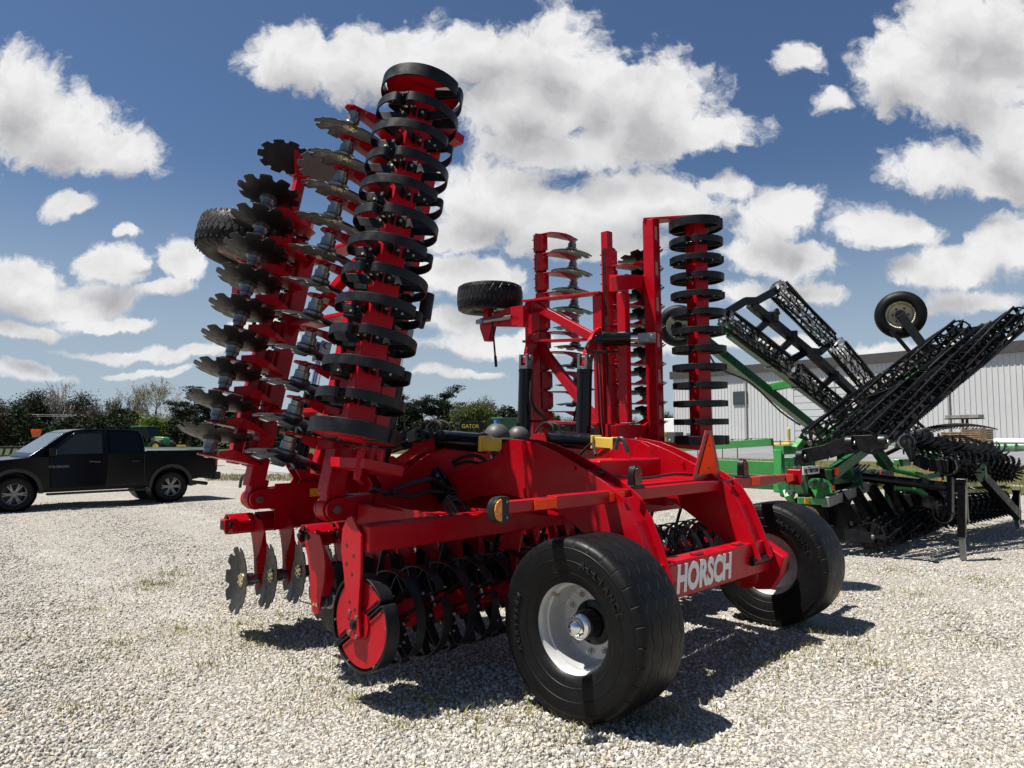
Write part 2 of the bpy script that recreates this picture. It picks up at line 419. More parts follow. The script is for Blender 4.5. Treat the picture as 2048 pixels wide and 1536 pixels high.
def rear_wheel(u, out, v):
    ax = U * out
    wh = bpy.data.objects.new('rear_wheel', None); COL.objects.link(wh); wh.parent = HAR; wh.empty_display_size = .2
    # local z = outward
    wh.matrix_local = frame_m((u, v, .548), F * out, Z, U * out)
    mb = MB(); mb.lathe(TPROF, (0, 0, 0), (0, 0, 1), 96); ty = mb.build('tyre', TYRE, wh, smooth=60)
    mb = MB()
    mb.lathe([(.278, .185), (.298, .208), (.306, .203), (.302, .193), (.286, .178), (.274, .15), (.266, .115), (.254, .11), (.250, .08), (.248, .02), (.240, -.015), (.226, -.03),
              (.16, -.034), (.125, -.034), (.125, -.048), (.235, -.048), (.254, -.08), (.268, -.13), (.286, -.178), (.302, -.193), (.306, -.203), (.298, -.208), (.278, -.185)], (0, 0, 0), (0, 0, 1), 72)
    mb.build('rim', SILV, wh, smooth=40)
    mb = MB(); mb.lathe([(.0, -.12), (.14, -.12), (.142, -.03), (.136, -.018), (.100, -.01), (.092, .05), (.085, .085), (.0, .085)], (0, 0, 0), (0, 0, 1), 32)
    mb.build('hub', BLKG, wh, smooth=35)
    mb = MB(); mb.lathe([(.076, .08), (.080, .125), (.069, .134), (.060, .137), (.055, .162), (.040, .184), (.018, .194), (.0, .196)], (0, 0, 0), (0, 0, 1), 32)
    mb.build('hub_cap', CHROME, wh, smooth=40)
    for k in range(10):
        a = 2 * math.pi * (k + .3) / 10; c = V((math.cos(a) * .185, math.sin(a) * .185, -.034))
        mb = MB(); mb.cyl(c, c + Z * .008, .021, n=14); mb.cyl(c + Z * .008, c + Z * .030, .016, n=6); mb.cyl(c + Z * .030, c + Z * .045, .009, n=8)
        mb.build('wheel_nut', NUT, wh, bevel=.002)
    mb = MB(); mb.cyl((-.19, .16, .09), (-.205, .175, .15), .013, n=10); mb.build('valve', BRASS, wh)
    arc_text('ALLIANCE', .425, .2425, rad(72), rad(7.2), .060, RUB, wh, 'tyre_lettering')
    arc_text('AGRIFLEX', .42, .246, rad(205), rad(6.5), .045, RUB, wh, 'tyre_lettering')
    return wh
rear_wheel(-1.41, -1, .10)
rear_wheel(1.58, 1, .20)
# the inner side of the far wheel also carries the mark
arc_text('ALLIANCE', .425, .2425, rad(72), rad(7.2), .060, RUB, HAR, 'tyre_lettering').matrix_local = frame_m((1.58, .20, .548), -F, Z, -U)
# ---- rear lifting arms: two curved plates each side with a web between
ARM_PX = [(928, 950), (975, 931), (1010, 922), (1034, 907), (1041, 887), (1058, 878), (1080, 880), (1110, 887), (1150, 905), (1200, 934), (1245, 962), (1280, 992), (1304, 1036), (1324, 1090), (1340, 1140), (1349, 1168),
          (1338, 1180), (1318, 1172), (1280, 1130), (1235, 1090), (1185, 1046), (1150, 1018), (1100, 1000), (1050, 985), (990, 990), (935, 1010)]
ARM = [pu(x, y, -.80) for x, y in ARM_PX]
ARM = [(p.y, p.z) for p in ARM]
def arm_plate(u, dv=0.0): return [V((u, v + dv, z)) for v, z in ARM]
PIVOT = pu(1046, 890, -.8)
for s in (-1, 1):
    for k, (u, dv) in enumerate(((1.0 * s, 0), (.80 * s, 0))):
        if s > 0: u = .74 if k == 0 else .52
        hb(MB().plate(arm_plate(u, dv), U * .018), 'lift_arm_plate', bevel=.003)
    uo, ui = ((-1.0, -.80) if s < 0 else (.74, .52))
    mb = MB()  # web between the plates, set in from the rear edge
    edge = [ARM[i] for i in (9, 10, 11, 12, 13, 14)]
    for (v0, z0), (v1, z1) in zip(edge[:-1], edge[1:]):
        mb.box((( uo + ui) / 2, v0 + .05, z0 - .02), ((uo + ui) / 2, v1 + .05, z1 - .02), abs(uo - ui) - .02, .012, up=F)
    hb(mb, 'arm_web', bevel=0)
    lo = ARM[15]
    mb = MB(); mb.cyl(((uo + ui) / 2 - .16, lo[0] + .06, lo[1] - .02), ((uo + ui) / 2 + .16, lo[0] + .06, lo[1] - .02), .035, n=20)
    hb(mb, 'pivot_pin', BLK, 0)
# axle beam between the arms with the maker's name
BV = ARM[14][0] + .02
pA, pB = pv(1352, 1148, BV), pv(1500, 1105, BV)
BZ0, BZ1 = .60, .86
mb = MB(); mb.box((-1.02, BV + .10, (BZ0 + BZ1) / 2), (.84, BV + .10, (BZ0 + BZ1) / 2), .16, BZ1 - BZ0)
hb(mb, 'axle_beam', bevel=.012)
tA, tB = pv(1352, 1150, BV), pv(1466, 1118, BV); tM = (tA + tB) / 2
mb = MB(); mb.bx((tM.x, BV + .015, (BZ0 + BZ1) / 2 - .005), (tB.x - tA.x + .10, .006, .225)); np_ = hb(mb, 'name_plate', RED, .001)
text_obj('lettering', 'HORSCH', .255, WHT, np_, frame_m((tM.x, BV + .0105, .725), U, Z, -F), depth=.003, bold=.012, shear=.16, sx_=.80 * (tB.x - tA.x) / .86)
for x in (-.3, .34):
    mb = MB(); mb.bx((x, BV + .06, BZ1 + .012), (.12, .05, .02)); hb(mb, 'beam_lug', RED, .003)
# wheel carriers: gearbox-like plates from the arms to the hubs
for s, u0, u1 in ((-1, -1.04, -1.34), (1, .80, 1.46)):
    mb = MB()
    mb.lathe([(.0, 0), (.10, 0), (.13, .02), (.13, .07), (.09, .09), (.09, abs(u1 - u0)), (0, abs(u1 - u0))], (u0, .15, .548), U * s, 28)
    hb(mb, 'wheel_carrier', bevel=0, smooth=40)
    pts = [V((0, a, b)) for a, b in ((-.20, .72), (.04, .86), (.16, .84), (.16, .50), (.06, .42), (-.08, .44), (-.16, .56))]
    mb = MB(); mb.plate([p + U * (u0 + s * .08) for p in pts], U * .10); mb.plate([p * 1 + U * (u0 + s * .19) + F * .03 for p in pts], U * .08)
    hb(mb, 'carrier_plate', bevel=.015)

# ---- centre frame masts with the rear lift cylinders
MAST_PX = [(700, 985), (712, 950), (760, 935), (815, 922), (850, 900), (874, 872), (884, 865), (897, 866), (902, 880), (903, 910), (914, 940), (922, 965), (927, 1000), (926, 1036), (850, 1050), (780, 1030), (720, 1020)]
MAST = [pu(x, y, -.80) for x, y in MAST_PX]; MAST = [(p.y, p.z) for p in MAST]
for u in (-1.0, -.80, .52, .74):
    hb(MB().plate([V((u, v, z)) for v, z in MAST], U * .018), 'mast_plate', bevel=.003)
def hydraulic(p0, p1, r, frac=.62, name='hydraulic_cylinder', rodmat=CHROME, rr=None, clev=ZINC, stop=None, barrel=BLKG):
    """barrel from p0, rod to p1; the rod, clevis and stop sleeve are its parts"""
    p0, p1 = V(p0), V(p1); d = (p1 - p0); L = d.length; d.normalize(); pm = p0 + d * L * frac
    mb = MB(); mb.cyl(p0 + d * r * .6, pm, r, n=28); mb.cyl(p0 + d * r * .6, p0 + d * (r * .6 + .03), r * 1.06, n=28); mb.cyl(pm - d * .04, pm + d * .004, r * 1.05, n=28)
    x, y = perp(d); mb.box(p0 - d * r * .5, p0 + d * r * .8, r * .9, r * 1.3)
    mb.cyl(p0 - x * r * .8, p0 + x * r * .8, r * .45, n=16)
    c = mb.build(name, barrel, HAR, bevel=.003)
    rr = rr or r * .48
    mb = MB(); mb.cyl(pm, p1 - d * .10, rr, n=20); mb.build('rod', rodmat, c)
    if stop:
        mb = MB(); a, b = pm + d * .006, p1 - d * .13
        mb.box(a, b, r * 1.25, r * 1.25, up=Z); mb.box(a, a + d * .03, r * 1.8, r * 1.6); mb.box(b - d * .03, b, r * 1.7, r * 1.5)
        mb.build('stop_sleeve', stop, c, bevel=.008)
    if clev:
        mb = MB()
        for sg in (-1, 1):
            mb.box(p1 - d * .12 + x * sg * r * .62, p1 + d * r * .5 + x * sg * r * .62, r * .42, r * 1.25, up=y)
        mb.box(p1 - d * .16, p1 - d * .10, r * 1.6, r * 1.2, up=y)
        mb.cyl(p1 - x * r * 1.1, p1 + x * r * 1.1, r * .38, n=14)
        mb.build('clevis', clev, c, bevel=.006)
    return c
for u, (a, b) in ((-.90, ((890, 874), (1046, 889))), (.63, ((1090, 874), (1236, 880)))):
    q = pu(*a, u); e = pu(*b, u)
    q = V((u, MAST[6][0] - .05, MAST[6][1] - .06)); e = V((u, ARM[5][0] + .02, ARM[5][1] - .06))
    hydraulic(q, e, .084, .60, stop=YEL, clev=BLK)
    for k in (-1, 1):
        mb = MB(); mb.tube([q + V((.05 * k, -.12, .06)), q + V((.05 * k, -.1, .14)), q + V((.02 * k, .05, .16)), q + V((.05, .25, .02)), q + V((.1, .4, -.25))], .012)
        hb(mb, 'hose', HOSE, 0)

# ---- light bar
LB0, LB1 = pv(985, 1012, .24), pv(1597, 955, .24)
LBZ = 1.315
mb = MB(); mb.box((-1.62, .24, LBZ), (1.62, .24, LBZ), .09, .085); hb(mb, 'light_bar', bevel=.007)
for s in (-1, 1):
    mb = MB(); mb.box((s * 1.30 - .0, .245, LBZ), (s * 2.12, .245, LBZ), .075, .07); hb(mb, 'bar_extension', bevel=.006)
    if s > 0: mb = MB(); mb.bx((s * 2.14, .24, LBZ), (.035, .15, .16)); hb(mb, 'bar_end', bevel=.02)
def reflector(u, wd, o=.047):
    mb = MB(); mb.bx((u, .24 - o, LBZ), (wd, .004, .062)); hb(mb, 'reflector', ORR, .001)
for u, wd, o in ((-1.70, .26, .0405), (-.98, .18, .0475), (1.17, .17, .0475), (1.93, .16, .0405)): reflector(u, wd, o)
def d_lamp(u, lens, tilt=0.0):
    """round-topped lamp on a black foot"""
    pr = [(-.055, 0)] + [(.055 * math.cos(a), .085 + .075 * math.sin(a)) for a in [math.pi - k * math.pi / 10 for k in range(11)]] + [(.055, 0)]
    mb = MB(); mb.plate([V((u + x, .235, LBZ + .05 + z)) for x, z in pr], F * .055); mb.bx((u, .235, LBZ + .052), (.15, .08, .022))
    L = hb(mb, 'rear_lamp', BLK, .006)
    mb = MB(); mb.plate([V((u + x * .82, .203, LBZ + .062 + z * .86)) for x, z in pr], F * .012); mb.build('lens', lens, L, .004)
d_lamp(-.70, RLENS); d_lamp(1.0, RLENS)
# amber side lamp hanging at the left end
mb = MB(); u0 = -2.17
pr = [(.07 * math.cos(a), .075 * math.sin(a)) for a in [rad(95 + k * 17) for k in range(11)]] + [(.055, -.075), (.06, -.06), (.06, .06), (.055, .075)]
mb.plate([V((u0 + x, .17, LBZ + z)) for x, z in pr], F * .06); SL = hb(mb, 'side_lamp', BLK, .006)
mb = MB(); mb.plate([V((u0 - .008 + x * .80, .136, LBZ + z * .86)) for x, z in pr[:11] + [(.0, -.07), (.0, .07)]], F * .012); mb.build('lens', AMB, SL, .003)
mb = MB(); [mb.cyl((u0 + .035, .14, LBZ + k), (u0 + .035, .134, LBZ + k), .007, n=10) for k in (-.045, .045)]; mb.build('screw', ZINC, SL)
# slow vehicle triangle
pT = [pz_ for pz_ in ((-.115, 0), (.115, 0), (.105, .06), (.03, .375), (-.03, .375), (-.105, .06))]
TU, TV, TZ = .47, .30, LBZ + .045
mb = MB(); mb.plate([V((TU + x * 1.12, TV - z * .06, TZ + z)) for x, z in ((-.20, -.02), (.20, -.02), (.20, .05), (.05, .42), (-.05, .42), (-.20, .05))], F * .012)
TR = hb(mb, 'triangle_sign', pbr('dark_red_sign', (.26, .004, .01), .4), .002)
mb = MB(); mb.plate([V((TU + x, TV - .012 - z * .06, TZ + z)) for x, z in ((-.165, .052), (.165, .052), (.012, .385), (-.012, .385))], F * .004); mb.build('triangle_face', ORNG, TR, .001)
mb = MB(); [mb.cyl((TU, TV - .012 - z * .06, TZ + z), (TU, TV - .022 - z * .06, TZ + z), .006, n=8) for z in (.10, .29)]; mb.build('screw', BLK, TR)
mb = MB(); mb.tube([(-.9, .42, 1.47), (-.3, .45, 1.40), (.1, .40, 1.42), (.42, .36, 1.40), (.6, .33, 1.38)], .011); hb(mb, 'lamp_cable', HOSE, 0)
mb = MB(); mb.box((-.55, .47, 1.36), (.55, .47, 1.36), .36, .03); hb(mb, 'cover_plate', bevel=.006)
mb = MB(); mb.box((-.50, .85, 1.46), (.40, .85, 1.46), .30, .16); hb(mb, 'cross_box', bevel=.02)
for u in (.0, .32):
    mb = MB(); mb.plate([V((u, .85 + a, b)) for a, b in ((-.10, 1.54), (.10, 1.54), (.08, 1.64), (0, 1.68), (-.08, 1.64))], U * .016); hb(mb, 'bracket', bevel=.004)

# ---- main frame: longitudinal and transverse beams
for u in (-.70, .63):
    mb = MB(); mb.box((u, .75, 1.22), (u, 4.2, 1.22), .16, .24); hb(mb, 'main_beam', bevel=.015)
mb = MB(); mb.box((0, 3.6, 1.0), (0, 5.4, .95), .22, .24); hb(mb, "drawbar", bevel=.015)
mb = MB(); mb.box((-.7, 4.2, 1.2), (0, 5.2, 1.0), .15, .2); mb.box((.63, 4.2, 1.2), (0, 5.2, 1.0), .15, .2); hb(mb, 'drawbar_brace', bevel=.01)
PINU, PINZ, VR, VF = -2.05, 1.17, 2.15, 3.40
for v, nm in ((VR, 'rear'), (VF, 'front')):
    for s in (-1, 1):
        u1 = s * 1.86
        mb = MB(); mb.box((s * .62, v, 1.16), (u1, v, 1.16), .16, .22); hb(mb, 'cross_beam', bevel=.012)
        # hinge fork at the end of each beam
        for dv in (-.085, .085):
            pr = [V((s * 2.05 + .085 * s * math.cos(a), v + dv, PINZ + .085 * math.sin(a))) for a in [rad(-90 + k * 18) for k in range(11)]]
            if s < 0: pr = pr[::-1]
            pr = [V((s * 1.72, v + dv, PINZ - .10))] + (pr if s > 0 else pr[::-1]) + [V((s * 1.72, v + dv, PINZ + .10))]
            hb(MB().plate(pr, F * .026), 'hinge_fork', bevel=.004)
        mb = MB(); mb.cyl((s * 2.05, v - .12, PINZ), (s * 2.05, v + .12, PINZ), .032, n=18); hb(mb, 'hinge_pin', ZINC, .002)
# cylinder towers on the cross beams
for v in (VR - .02, VF + .02):
    for s in (-1, 1):
        pr = [(.62, 1.26), (.62, 1.62), (.95, 1.66), (1.16, 1.60), (1.34, 1.50), (1.52, 1.60), (1.66, 1.58), (1.70, 1.48), (1.62, 1.36), (1.72, 1.22), (1.2, 1.20)]
        for dv in (-.07, .07):
            hb(MB().plate([V((s * a, v + dv, b - .03)) for a, b in pr], F * .016), 'tower_plate', bevel=.003)
# arched front beam sides and reflective stickers
mb = MB(); mb.plate([V((u, VF - .09, z)) for u, z in ((-1.9, 1.30), (-1.0, 1.30), (-.75, 1.22), (-.75, .86), (-.95, .96), (-1.3, 1.0), (-1.62, .94), (-1.9, .88))], F * .014); hb(mb, 'beam_gusset', bevel=.003)
mb = MB(); mb.bx((-1.42, VF - .10, 1.20), (.26, .004, .075)); hb(mb, 'reflector', YELR, .001)

# ---- roller carrier beam, arms and the ground roller
RV, RZ, RD = 1.22, .525, .62
TBV, TBZ = 1.20, 1.075
mb = MB(); mb.box((-2.40, TBV, TBZ), (2.18, TBV, TBZ), .17, .17); hb(mb, 'roller_beam', bevel=.014)
# bent arms from the rear hinge line down to the roller beam
for s in (-1, 1):
    mb = MB(); mb.box((s * 1.80, VR - .10, 1.12), (s * 1.62, TBV + .12, 1.08), .17, .17); hb(mb, 'carrier_arm', bevel=.014)
    mb = MB(); mb.plate([V((s * (1.70 + .06), a, b)) for a, b in ((TBV - .02, 1.17), (TBV + .5, 1.20), (VR - .2, 1.23), (VR - .2, 1.02), (TBV + .1, 1.0))], U * .016); hb(mb, 'arm_gusset', bevel=.003)
mb = MB(); mb.box(pu(757, 1043, -1.775), pu(780, 1059, -1.775), .004, .075); hb(mb, 'reflector', YELR, .001)
def roller_arm(u, s):
    pr = [(RV + .10, 1.20), (RV + .05, 1.215), (RV - .06, 1.10), (RV - .06, .86), (RV - .04, .62), (RV - .06, .46), (RV + .0, .425), (RV + .09, .45), (RV + .10, .62), (RV + .13, .82), (RV + .17, .98), (RV + .16, 1.12)]
    a = hb(MB().plate([V((u, y, z)) for y, z in pr], U * .022), 'roller_arm', bevel=.004)
    mb = MB()
    for y, z in ((.10, 1.02), (.02, .96), (.10, .90), (.035, .84), (.06, .66), (-.005, .62), (.065, .555), (.0, .53)):
        mb.cyl((u + s * .009, RV + y, z), (u + s * .0125, RV + y, z), .013, n=14)
    mb.build('hole', pbr_hole, a)  # dark discs on the plate, the shade of holes put into their colour
    mb = MB()
    for y, z in ((.055, .60), (-.02, .575), (.05, .47), (-.025, .455)): mb.cyl((u + s * .010, RV + y, z), (u + s * .018, RV + y, z), .014, n=14)
    mb.build('bolt', ZINC, a, .002)
    mb = MB(); mb.cyl((u + s * .010, RV + .01, RZ), (u + s * .016, RV + .01, RZ), .036, n=20); mb.cyl((u + s * .016, RV + .01, RZ), (u + s * .03, RV + .01, RZ), .020, n=12); mb.build('bearing', BLK, a, .002)
pbr_hole = pbr('dark_hole', (.05, .001, .003), .8)
roller_arm(-2.42, -1); roller_arm(2.20, 1)
for u in (-.95, .80): hb(MB().plate([V((u, y, z)) for y, z in ((RV + .1, 1.18), (RV - .09, 1.18), (RV - .10, .98), (RV - .03, .72), (RV - .05, .46), (RV + .05, .46), (RV + .10, .8), (RV + .12, 1.0))], U * .02), 'roller_arm', bevel=.003)

def make_ring(name='roller_ring', D=RD, wd=.068):
    """one spring ring: two half hoops with inturned ends, bolted to brackets on the tube (axis = local z)"""
    R = D / 2 - .006; mb = MB()
    for h in (0, 1):
        a0 = rad(4 + 180 * h); a1 = rad(176 + 180 * h); pts = []
        def P(r, a): return (r * math.cos(a), r * math.sin(a))
        rc = .035
        pts += [P(R - .13, a0 + .10), P(R - .06, a0 + .045), P(R - .028, a0 + .03), P(R - .008, a0 + .07)]
        pts += [P(R, a0 + .13 + (a1 - a0 - .26) * k / 22) for k in range(23)]
        pts += [P(R - .008, a1 - .07), P(R - .028, a1 - .03), P(R - .06, a1 - .045), P(R - .13, a1 - .10)]
        mb.strip(pts, .011, wd)
    r = mb.build(name, BLK, None, bevel=.002, smooth=50)
    mb = MB()
    for h in (0, 1):
        for sg in (-1, 1):
            c = math.pi * h; ex = V((math.cos(c), math.sin(c), 0)); ey = V((-math.sin(c), math.cos(c), 0)) * sg
            mb.box(ex * .085 + ey * .024, ex * (R - .05) + ey * .024, .010, .078)
            mb.box(ex * .086 + ey * .02, ex * .086 + ey * .115, .010, .078)
        c = math.pi * h + math.pi / 2; ex = V((math.cos(c), math.sin(c), 0)); ey = V((-math.sin(c), math.cos(c), 0))
        for q in (-.07, .07): mb.box(ex * .085 + ey * q * .7, ex * (R - .01) + ey * q, .010, .076, h1=.060)
    b = mb.build('ring_bracket', BLK, r, bevel=.0015)
    mb = MB()
    for h in (0, 1):
        c = math.pi * h; ex = V((math.cos(c), math.sin(c), 0)); ey = V((-math.sin(c), math.cos(c), 0))
        for rr, hh in ((.15, .018), (.20, -.018)): mb.cyl(ex * rr - ey * .040 + Z * hh, ex * rr + ey * .040 + Z * hh, .010, n=6)
        for yy in (-.08, .08): mb.cyl(ex * .088 + ey * yy, ex * .105 + ey * yy, .011, n=6)
    mb.build('bolt', BRASS, r)
    return r
RING0 = make_ring()
ring_used = []
def ring_frame(c, axis, gd, ang=0.0):
    """frame whose x axis points along gd (the split of the hoop), turned by ang"""
    ez = V(axis).normalized(); ex = (V(gd) - ez * V(gd).dot(ez)).normalized(); ey = ez.cross(ex)
    x = ex * math.cos(ang) + ey * math.sin(ang)
    return frame_m(c, x, ez.cross(x), ez)
def put_ring(c, axis, gd, ang=0.0):
    M = ring_frame(c, axis, gd, ang)
    if not ring_used: r = RING0; r.parent = HAR; r.matrix_local = M; ring_used.append(1); return r
    return dup(RING0, HAR, M)
def end_disc(c, axis, gd, ang=0.0, D=RD):
    """closed red end plate in two halves inside a black hoop split in two"""
    M = ring_frame(c, axis, gd, ang); R = D / 2
    mb = MB(); P = lambda r, a: (r * math.cos(a), r * math.sin(a))
    for h in (0, 1):
        a0 = rad(180 * h); a1 = rad(180 + 180 * h)
        pts = [P(.12, a0 + .13), P(R - .07, a0 + .045), P(R - .03, a0 + .04), P(R - .010, a0 + .075)] + [P(R - .006, a0 + .13 + (a1 - a0 - .26) * k / 24) for k in range(25)] + [P(R - .010, a1 - .075), P(R - .03, a1 - .04), P(R - .07, a1 - .045), P(.12, a1 - .13)]
        mb.strip(pts, .013, .10)
    r = mb.build('roller_hoop', BLK, HAR, bevel=.003, smooth=50, M=M)
    mb = MB()
    for h in (0, 1):
        pts = [V((rr * math.cos(a), rr * math.sin(a), .030)) for rr, a in [(R - .03, rad(180 * h + 6 + 168 * k / 30)) for k in range(31)]]
        mb.plate(pts, Z * .012)
        e = 1 if h == 0 else -1; mb.box((-R * .82, e * .042, .039), (-.10, e * .042, .039), .012, .008); mb.box((.10, e * .042, .039), (R * .82, e * .042, .039), .012, .008)
    mb.cyl(Z * .02, Z * .05, .105, n=32)
    mb.build('end_plate', RED, r, bevel=.002)
    mb = MB()
    for k in range(6): a = rad(30 + 60 * k); mb.cyl((R * .93 * math.cos(a), R * .93 * math.sin(a), .035), (R * .93 * math.cos(a), R * .93 * math.sin(a), .045), .008, n=8)
    mb.build('bolt', ZINC, r)
    return r
# ground roller
mb = MB(); mb.box((-2.34, RV, RZ), (2.12, RV, RZ), .15, .15, up=V((0, .6, .8))); hb(mb, 'roller_tube', bevel=.012)
end_disc((-2.35, RV, RZ), -U, V((0, -.8, .55))); end_disc((2.13, RV, RZ), U, V((0, -.5, .8)))
NR = 20
for k in range(1, NR):
    put_ring((-2.35 + 4.48 * k / NR, RV, RZ), U, V((0, -.75, .6)), k * math.pi / 2 + k * .05)
# ---- disc units: notched concave disc, hub, spring arm and clamp with rubber cords
def make_disc_unit(sg):
    """unfolded axes: x across, y forward, z up, origin at the disc centre; the hub stands on the sg side"""
    yaw = rad(8 if sg > 0 else 14); ax = V((math.cos(yaw) * sg, -math.sin(yaw), -.06)).normalized()
    D = .285; n = 160; mb = MB(); x, y = perp(ax); rows = []
    def rim(t):
        p = (t * 10 / (2 * math.pi)) % 1.0 - .5; h = .19
        return D - (math.sqrt(max(0, 1 - (p / h) ** 2)) * .052 if abs(p) < h else 0)
    c = mb.bm.verts.new((0, 0, 0))
    for k in range(n):
        t = 2 * math.pi * k / n; e = x * math.cos(t) + y * math.sin(t); R = rim(t)
        rows.append(mb.vs([e * r - ax * (.055 * (r / D) ** 2) for r in (R * .3, R * .55, R * .78, R * .93, R)]))
    for k in range(n):
        A, B = rows[k], rows[(k + 1) % n]; mb.f([c, A[0], B[0]])
        for j in range(4): mb.f([A[j], A[j + 1], B[j + 1], B[j]])
    hubc = ax * .138
    # the arm is the part; disc, hub, clamp and rubbers hang on it
    am = MB(); ku = ax.x * .145; kw = 1.0
    out = [(.10, .52), (-.05, .50), (-.11, .40), (-.135, .28), (-.12, .16), (-.085, .05), (-.062, -.06), (-.02, -.095), (.03, -.085), (.055, -.03), (.072, .08), (.085, .20), (.125, .33), (.17, .42)]
    am.plate([V((ku, ax.y * .17 + .02 + y * kw, z)) for y, z in out], U * .014)
    # the rear edge is folded into a flange
    fl_ = [(y, z, wd_) for (y, z), wd_ in zip(out[2:6], (.012, .055, .085, .05))]
    for (y0, z0, w0), (y1, z1, w1_) in zip(fl_[:-1], fl_[1:]): am.box((ku - sg * w0 / 2, ax.y * .17 + .02 + y0 * kw, z0), (ku - sg * w1_ / 2, ax.y * .17 + .02 + y1 * kw, z1), w0, .012, up=F, w1=w1_)
    a = am.build('disc_arm', RED, None, bevel=.003, smooth=30)
    d = mb.build('disc', DISC, a, smooth=30, solid=.006)
    hm = MB(); hm.lathe([(0, .0), (.075, .0), (.078, .022), (.060, .032), (.057, .04), (.057, .088), (.045, .091), (.045, .128), (0, .128)], (0, 0, 0), ax, 28)
    hm.build('hub', ZINC, a, smooth=40)
    pm = MB(); pm.cyl(-ax * .004, -ax * .014, .058, n=24)
    for k in range(5):
        t = 2 * math.pi * k / 5; e = (x * math.cos(t) + y * math.sin(t)) * .042; pm.cyl(e - ax * .014, e - ax * .026, .010, n=6)
    for k in (-1, 1): pm.cyl(hubc + V((0, k * .02, -.01)), hubc + V((0, k * .02, -.01)) + ax * .025, .012, n=6)
    pm.build('disc_bolts', BRASS, a, bevel=.001)
    # clamp housing around the square tool bar, in four folded shells, with the rubber cords between
    cm = MB(); c0 = V((sg * .035, .16, .47))
    for k in range(4):
        t = rad(45 + 90 * k); e = V((0, math.cos(t), math.sin(t))); f_ = V((0, -math.sin(t), math.cos(t)))
        cm.box(c0 + e * .076 - U * .115, c0 + e * .076 + U * .115, .085, .012, up=e)
    for k in (-1, 1): cm.box(c0 + V((-.095, k * .080, -.02)), c0 + V((.095, k * .080, -.02)), .012, .085)
    for k in (-.06, .06):
        for q in (-1, 1): cm.cyl(c0 + V((k, q * .084, .03)), c0 + V((k, q * .102, .03)), .011, n=6)
    cm.build('clamp', RED, a, bevel=.003)
    rm = MB()
    for k in range(4):
        t = rad(90 * k); e = V((0, math.cos(t), math.sin(t))); rm.cyl(c0 + e * .064 - U * .122, c0 + e * .064 + U * .122, .021, n=14)
    rm.build('rubber_cord', RUB, a)
    return a
DU = {1: make_disc_unit(1), -1: make_disc_unit(-1)}
_used = {1: False, -1: False}
def put_disc(sg, M):
    if not _used[sg]:
        _used[sg] = True; o = DU[sg]; o.parent = HAR; o.matrix_local = M; return o
    return dup(DU[sg], HAR, M)
pbr_dark = pbr('tube_inside', (.004, .001, .001), .9)
# ground gangs: front row hubs on the right, rear row hubs on the left
FDV, RDV, GZ = 3.30, 2.15, .485
for k in range(17):
    put_disc(1, Matrix.Translation((-2.19 + k * .274, FDV, GZ)))
    put_disc(-1, Matrix.Translation((-2.03 + k * .262, RDV, GZ)))
for v in (FDV + .16, RDV + .16):
    mb = MB(); u0 = -2.31 if v > 3 else -2.15; mb.box((u0, v, GZ + .47), (2.3, v, GZ + .47), .095, .095); tb_ = hb(mb, 'tool_bar', bevel=.008); mb = MB(); mb.bx((u0 - .001, v, GZ + .47), (.004, .066, .066)); mb.build('tube_opening', pbr_dark, tb_)  # dark plate closes the bar end, coloured as the shade inside
    mb = MB()
    for u in (-1.6, -.8, .8, 1.6): mb.box((u, v, GZ + .5), (u, v, 1.12), .14, .10)
    hb(mb, 'tool_bar_hanger', bevel=.006)

# ================================================================== folded wings
class Wing:
    def __init__(s, side, tilt):
        s.side = side; t = rad(tilt); i = -side      # i = inward
        s.a = V((i * math.sin(t), 0, math.cos(t))); s.n = V((-i * math.cos(t), 0, math.sin(t)))
        s.p = V((side * 2.05, 0, PINZ))
        eu = s.a * side; ez = -s.n
        s.R = Matrix(((eu.x, 0, ez.x), (eu.y, 1, ez.y), (eu.z, 0, ez.z)))
    def at(s, q, v, w_): return s.p + s.a * q + s.n * w_ + V((0, v, 0))
    def inv(s, P): d = V(P) - s.p; return d.dot(s.a), P[1], d.dot(s.n)
    def M(s, P): return Matrix.Translation(P) @ s.R.to_4x4()
LW, RW = Wing(-1, 12.25), Wing(1, 1.1)
def wbeam(W, q0, q1, v, w_, wd, ht, name='wing_beam', bevel=.01):
    """beam along the wing, wd forward-aft and ht through the wing"""
    mb = MB(); mb.box(W.at(q0, v, w_), W.at(q1, v, w_), wd, ht, up=W.n); return hb(mb, name, bevel=bevel)
def cbeam(W, q, v0, v1, w_, wd, ht, name='wing_cross_beam', bevel=.008):
    mb = MB(); mb.box(W.at(q, v0, w_), W.at(q, v1, w_), wd, ht, up=W.n); return hb(mb, name, bevel=bevel)
def dbeam(W, q0, v0, q1, v1, w_, wd, ht, name='wing_brace'):
    mb = MB(); mb.box(W.at(q0, v0, w_), W.at(q1, v1, w_), wd, ht, up=W.n); return hb(mb, name, bevel=.008)
def wplate(W, pts, w_, th, name='wing_gusset'):
    return hb(MB().plate([W.at(q, v, w_) for q, v in pts], W.n * th), name, bevel=.003)

LEFT = MI.to_3x3() @ V((-1, 0, 0))
def wing_roller(W, P0, P1, n=13, side_=.45):
    ax = (P1 - P0).normalized(); gd = (LC - (P0 + P1) / 2).normalized() + LEFT * side_
    mb = MB(); mb.box(P0 - ax * .02, P1 + ax * .02, .185, .185, up=V((.35, .9, .2))); hb(mb, 'roller_tube', bevel=.012)
    end_disc(P0, -ax, gd, math.pi / 2 + .2); end_disc(P1, ax, gd, math.pi / 2 - .1)
    for k in range(1, n - 1): put_ring(P0 + (P1 - P0) * k / (n - 1), ax, gd, (k + 1) * math.pi / 2)
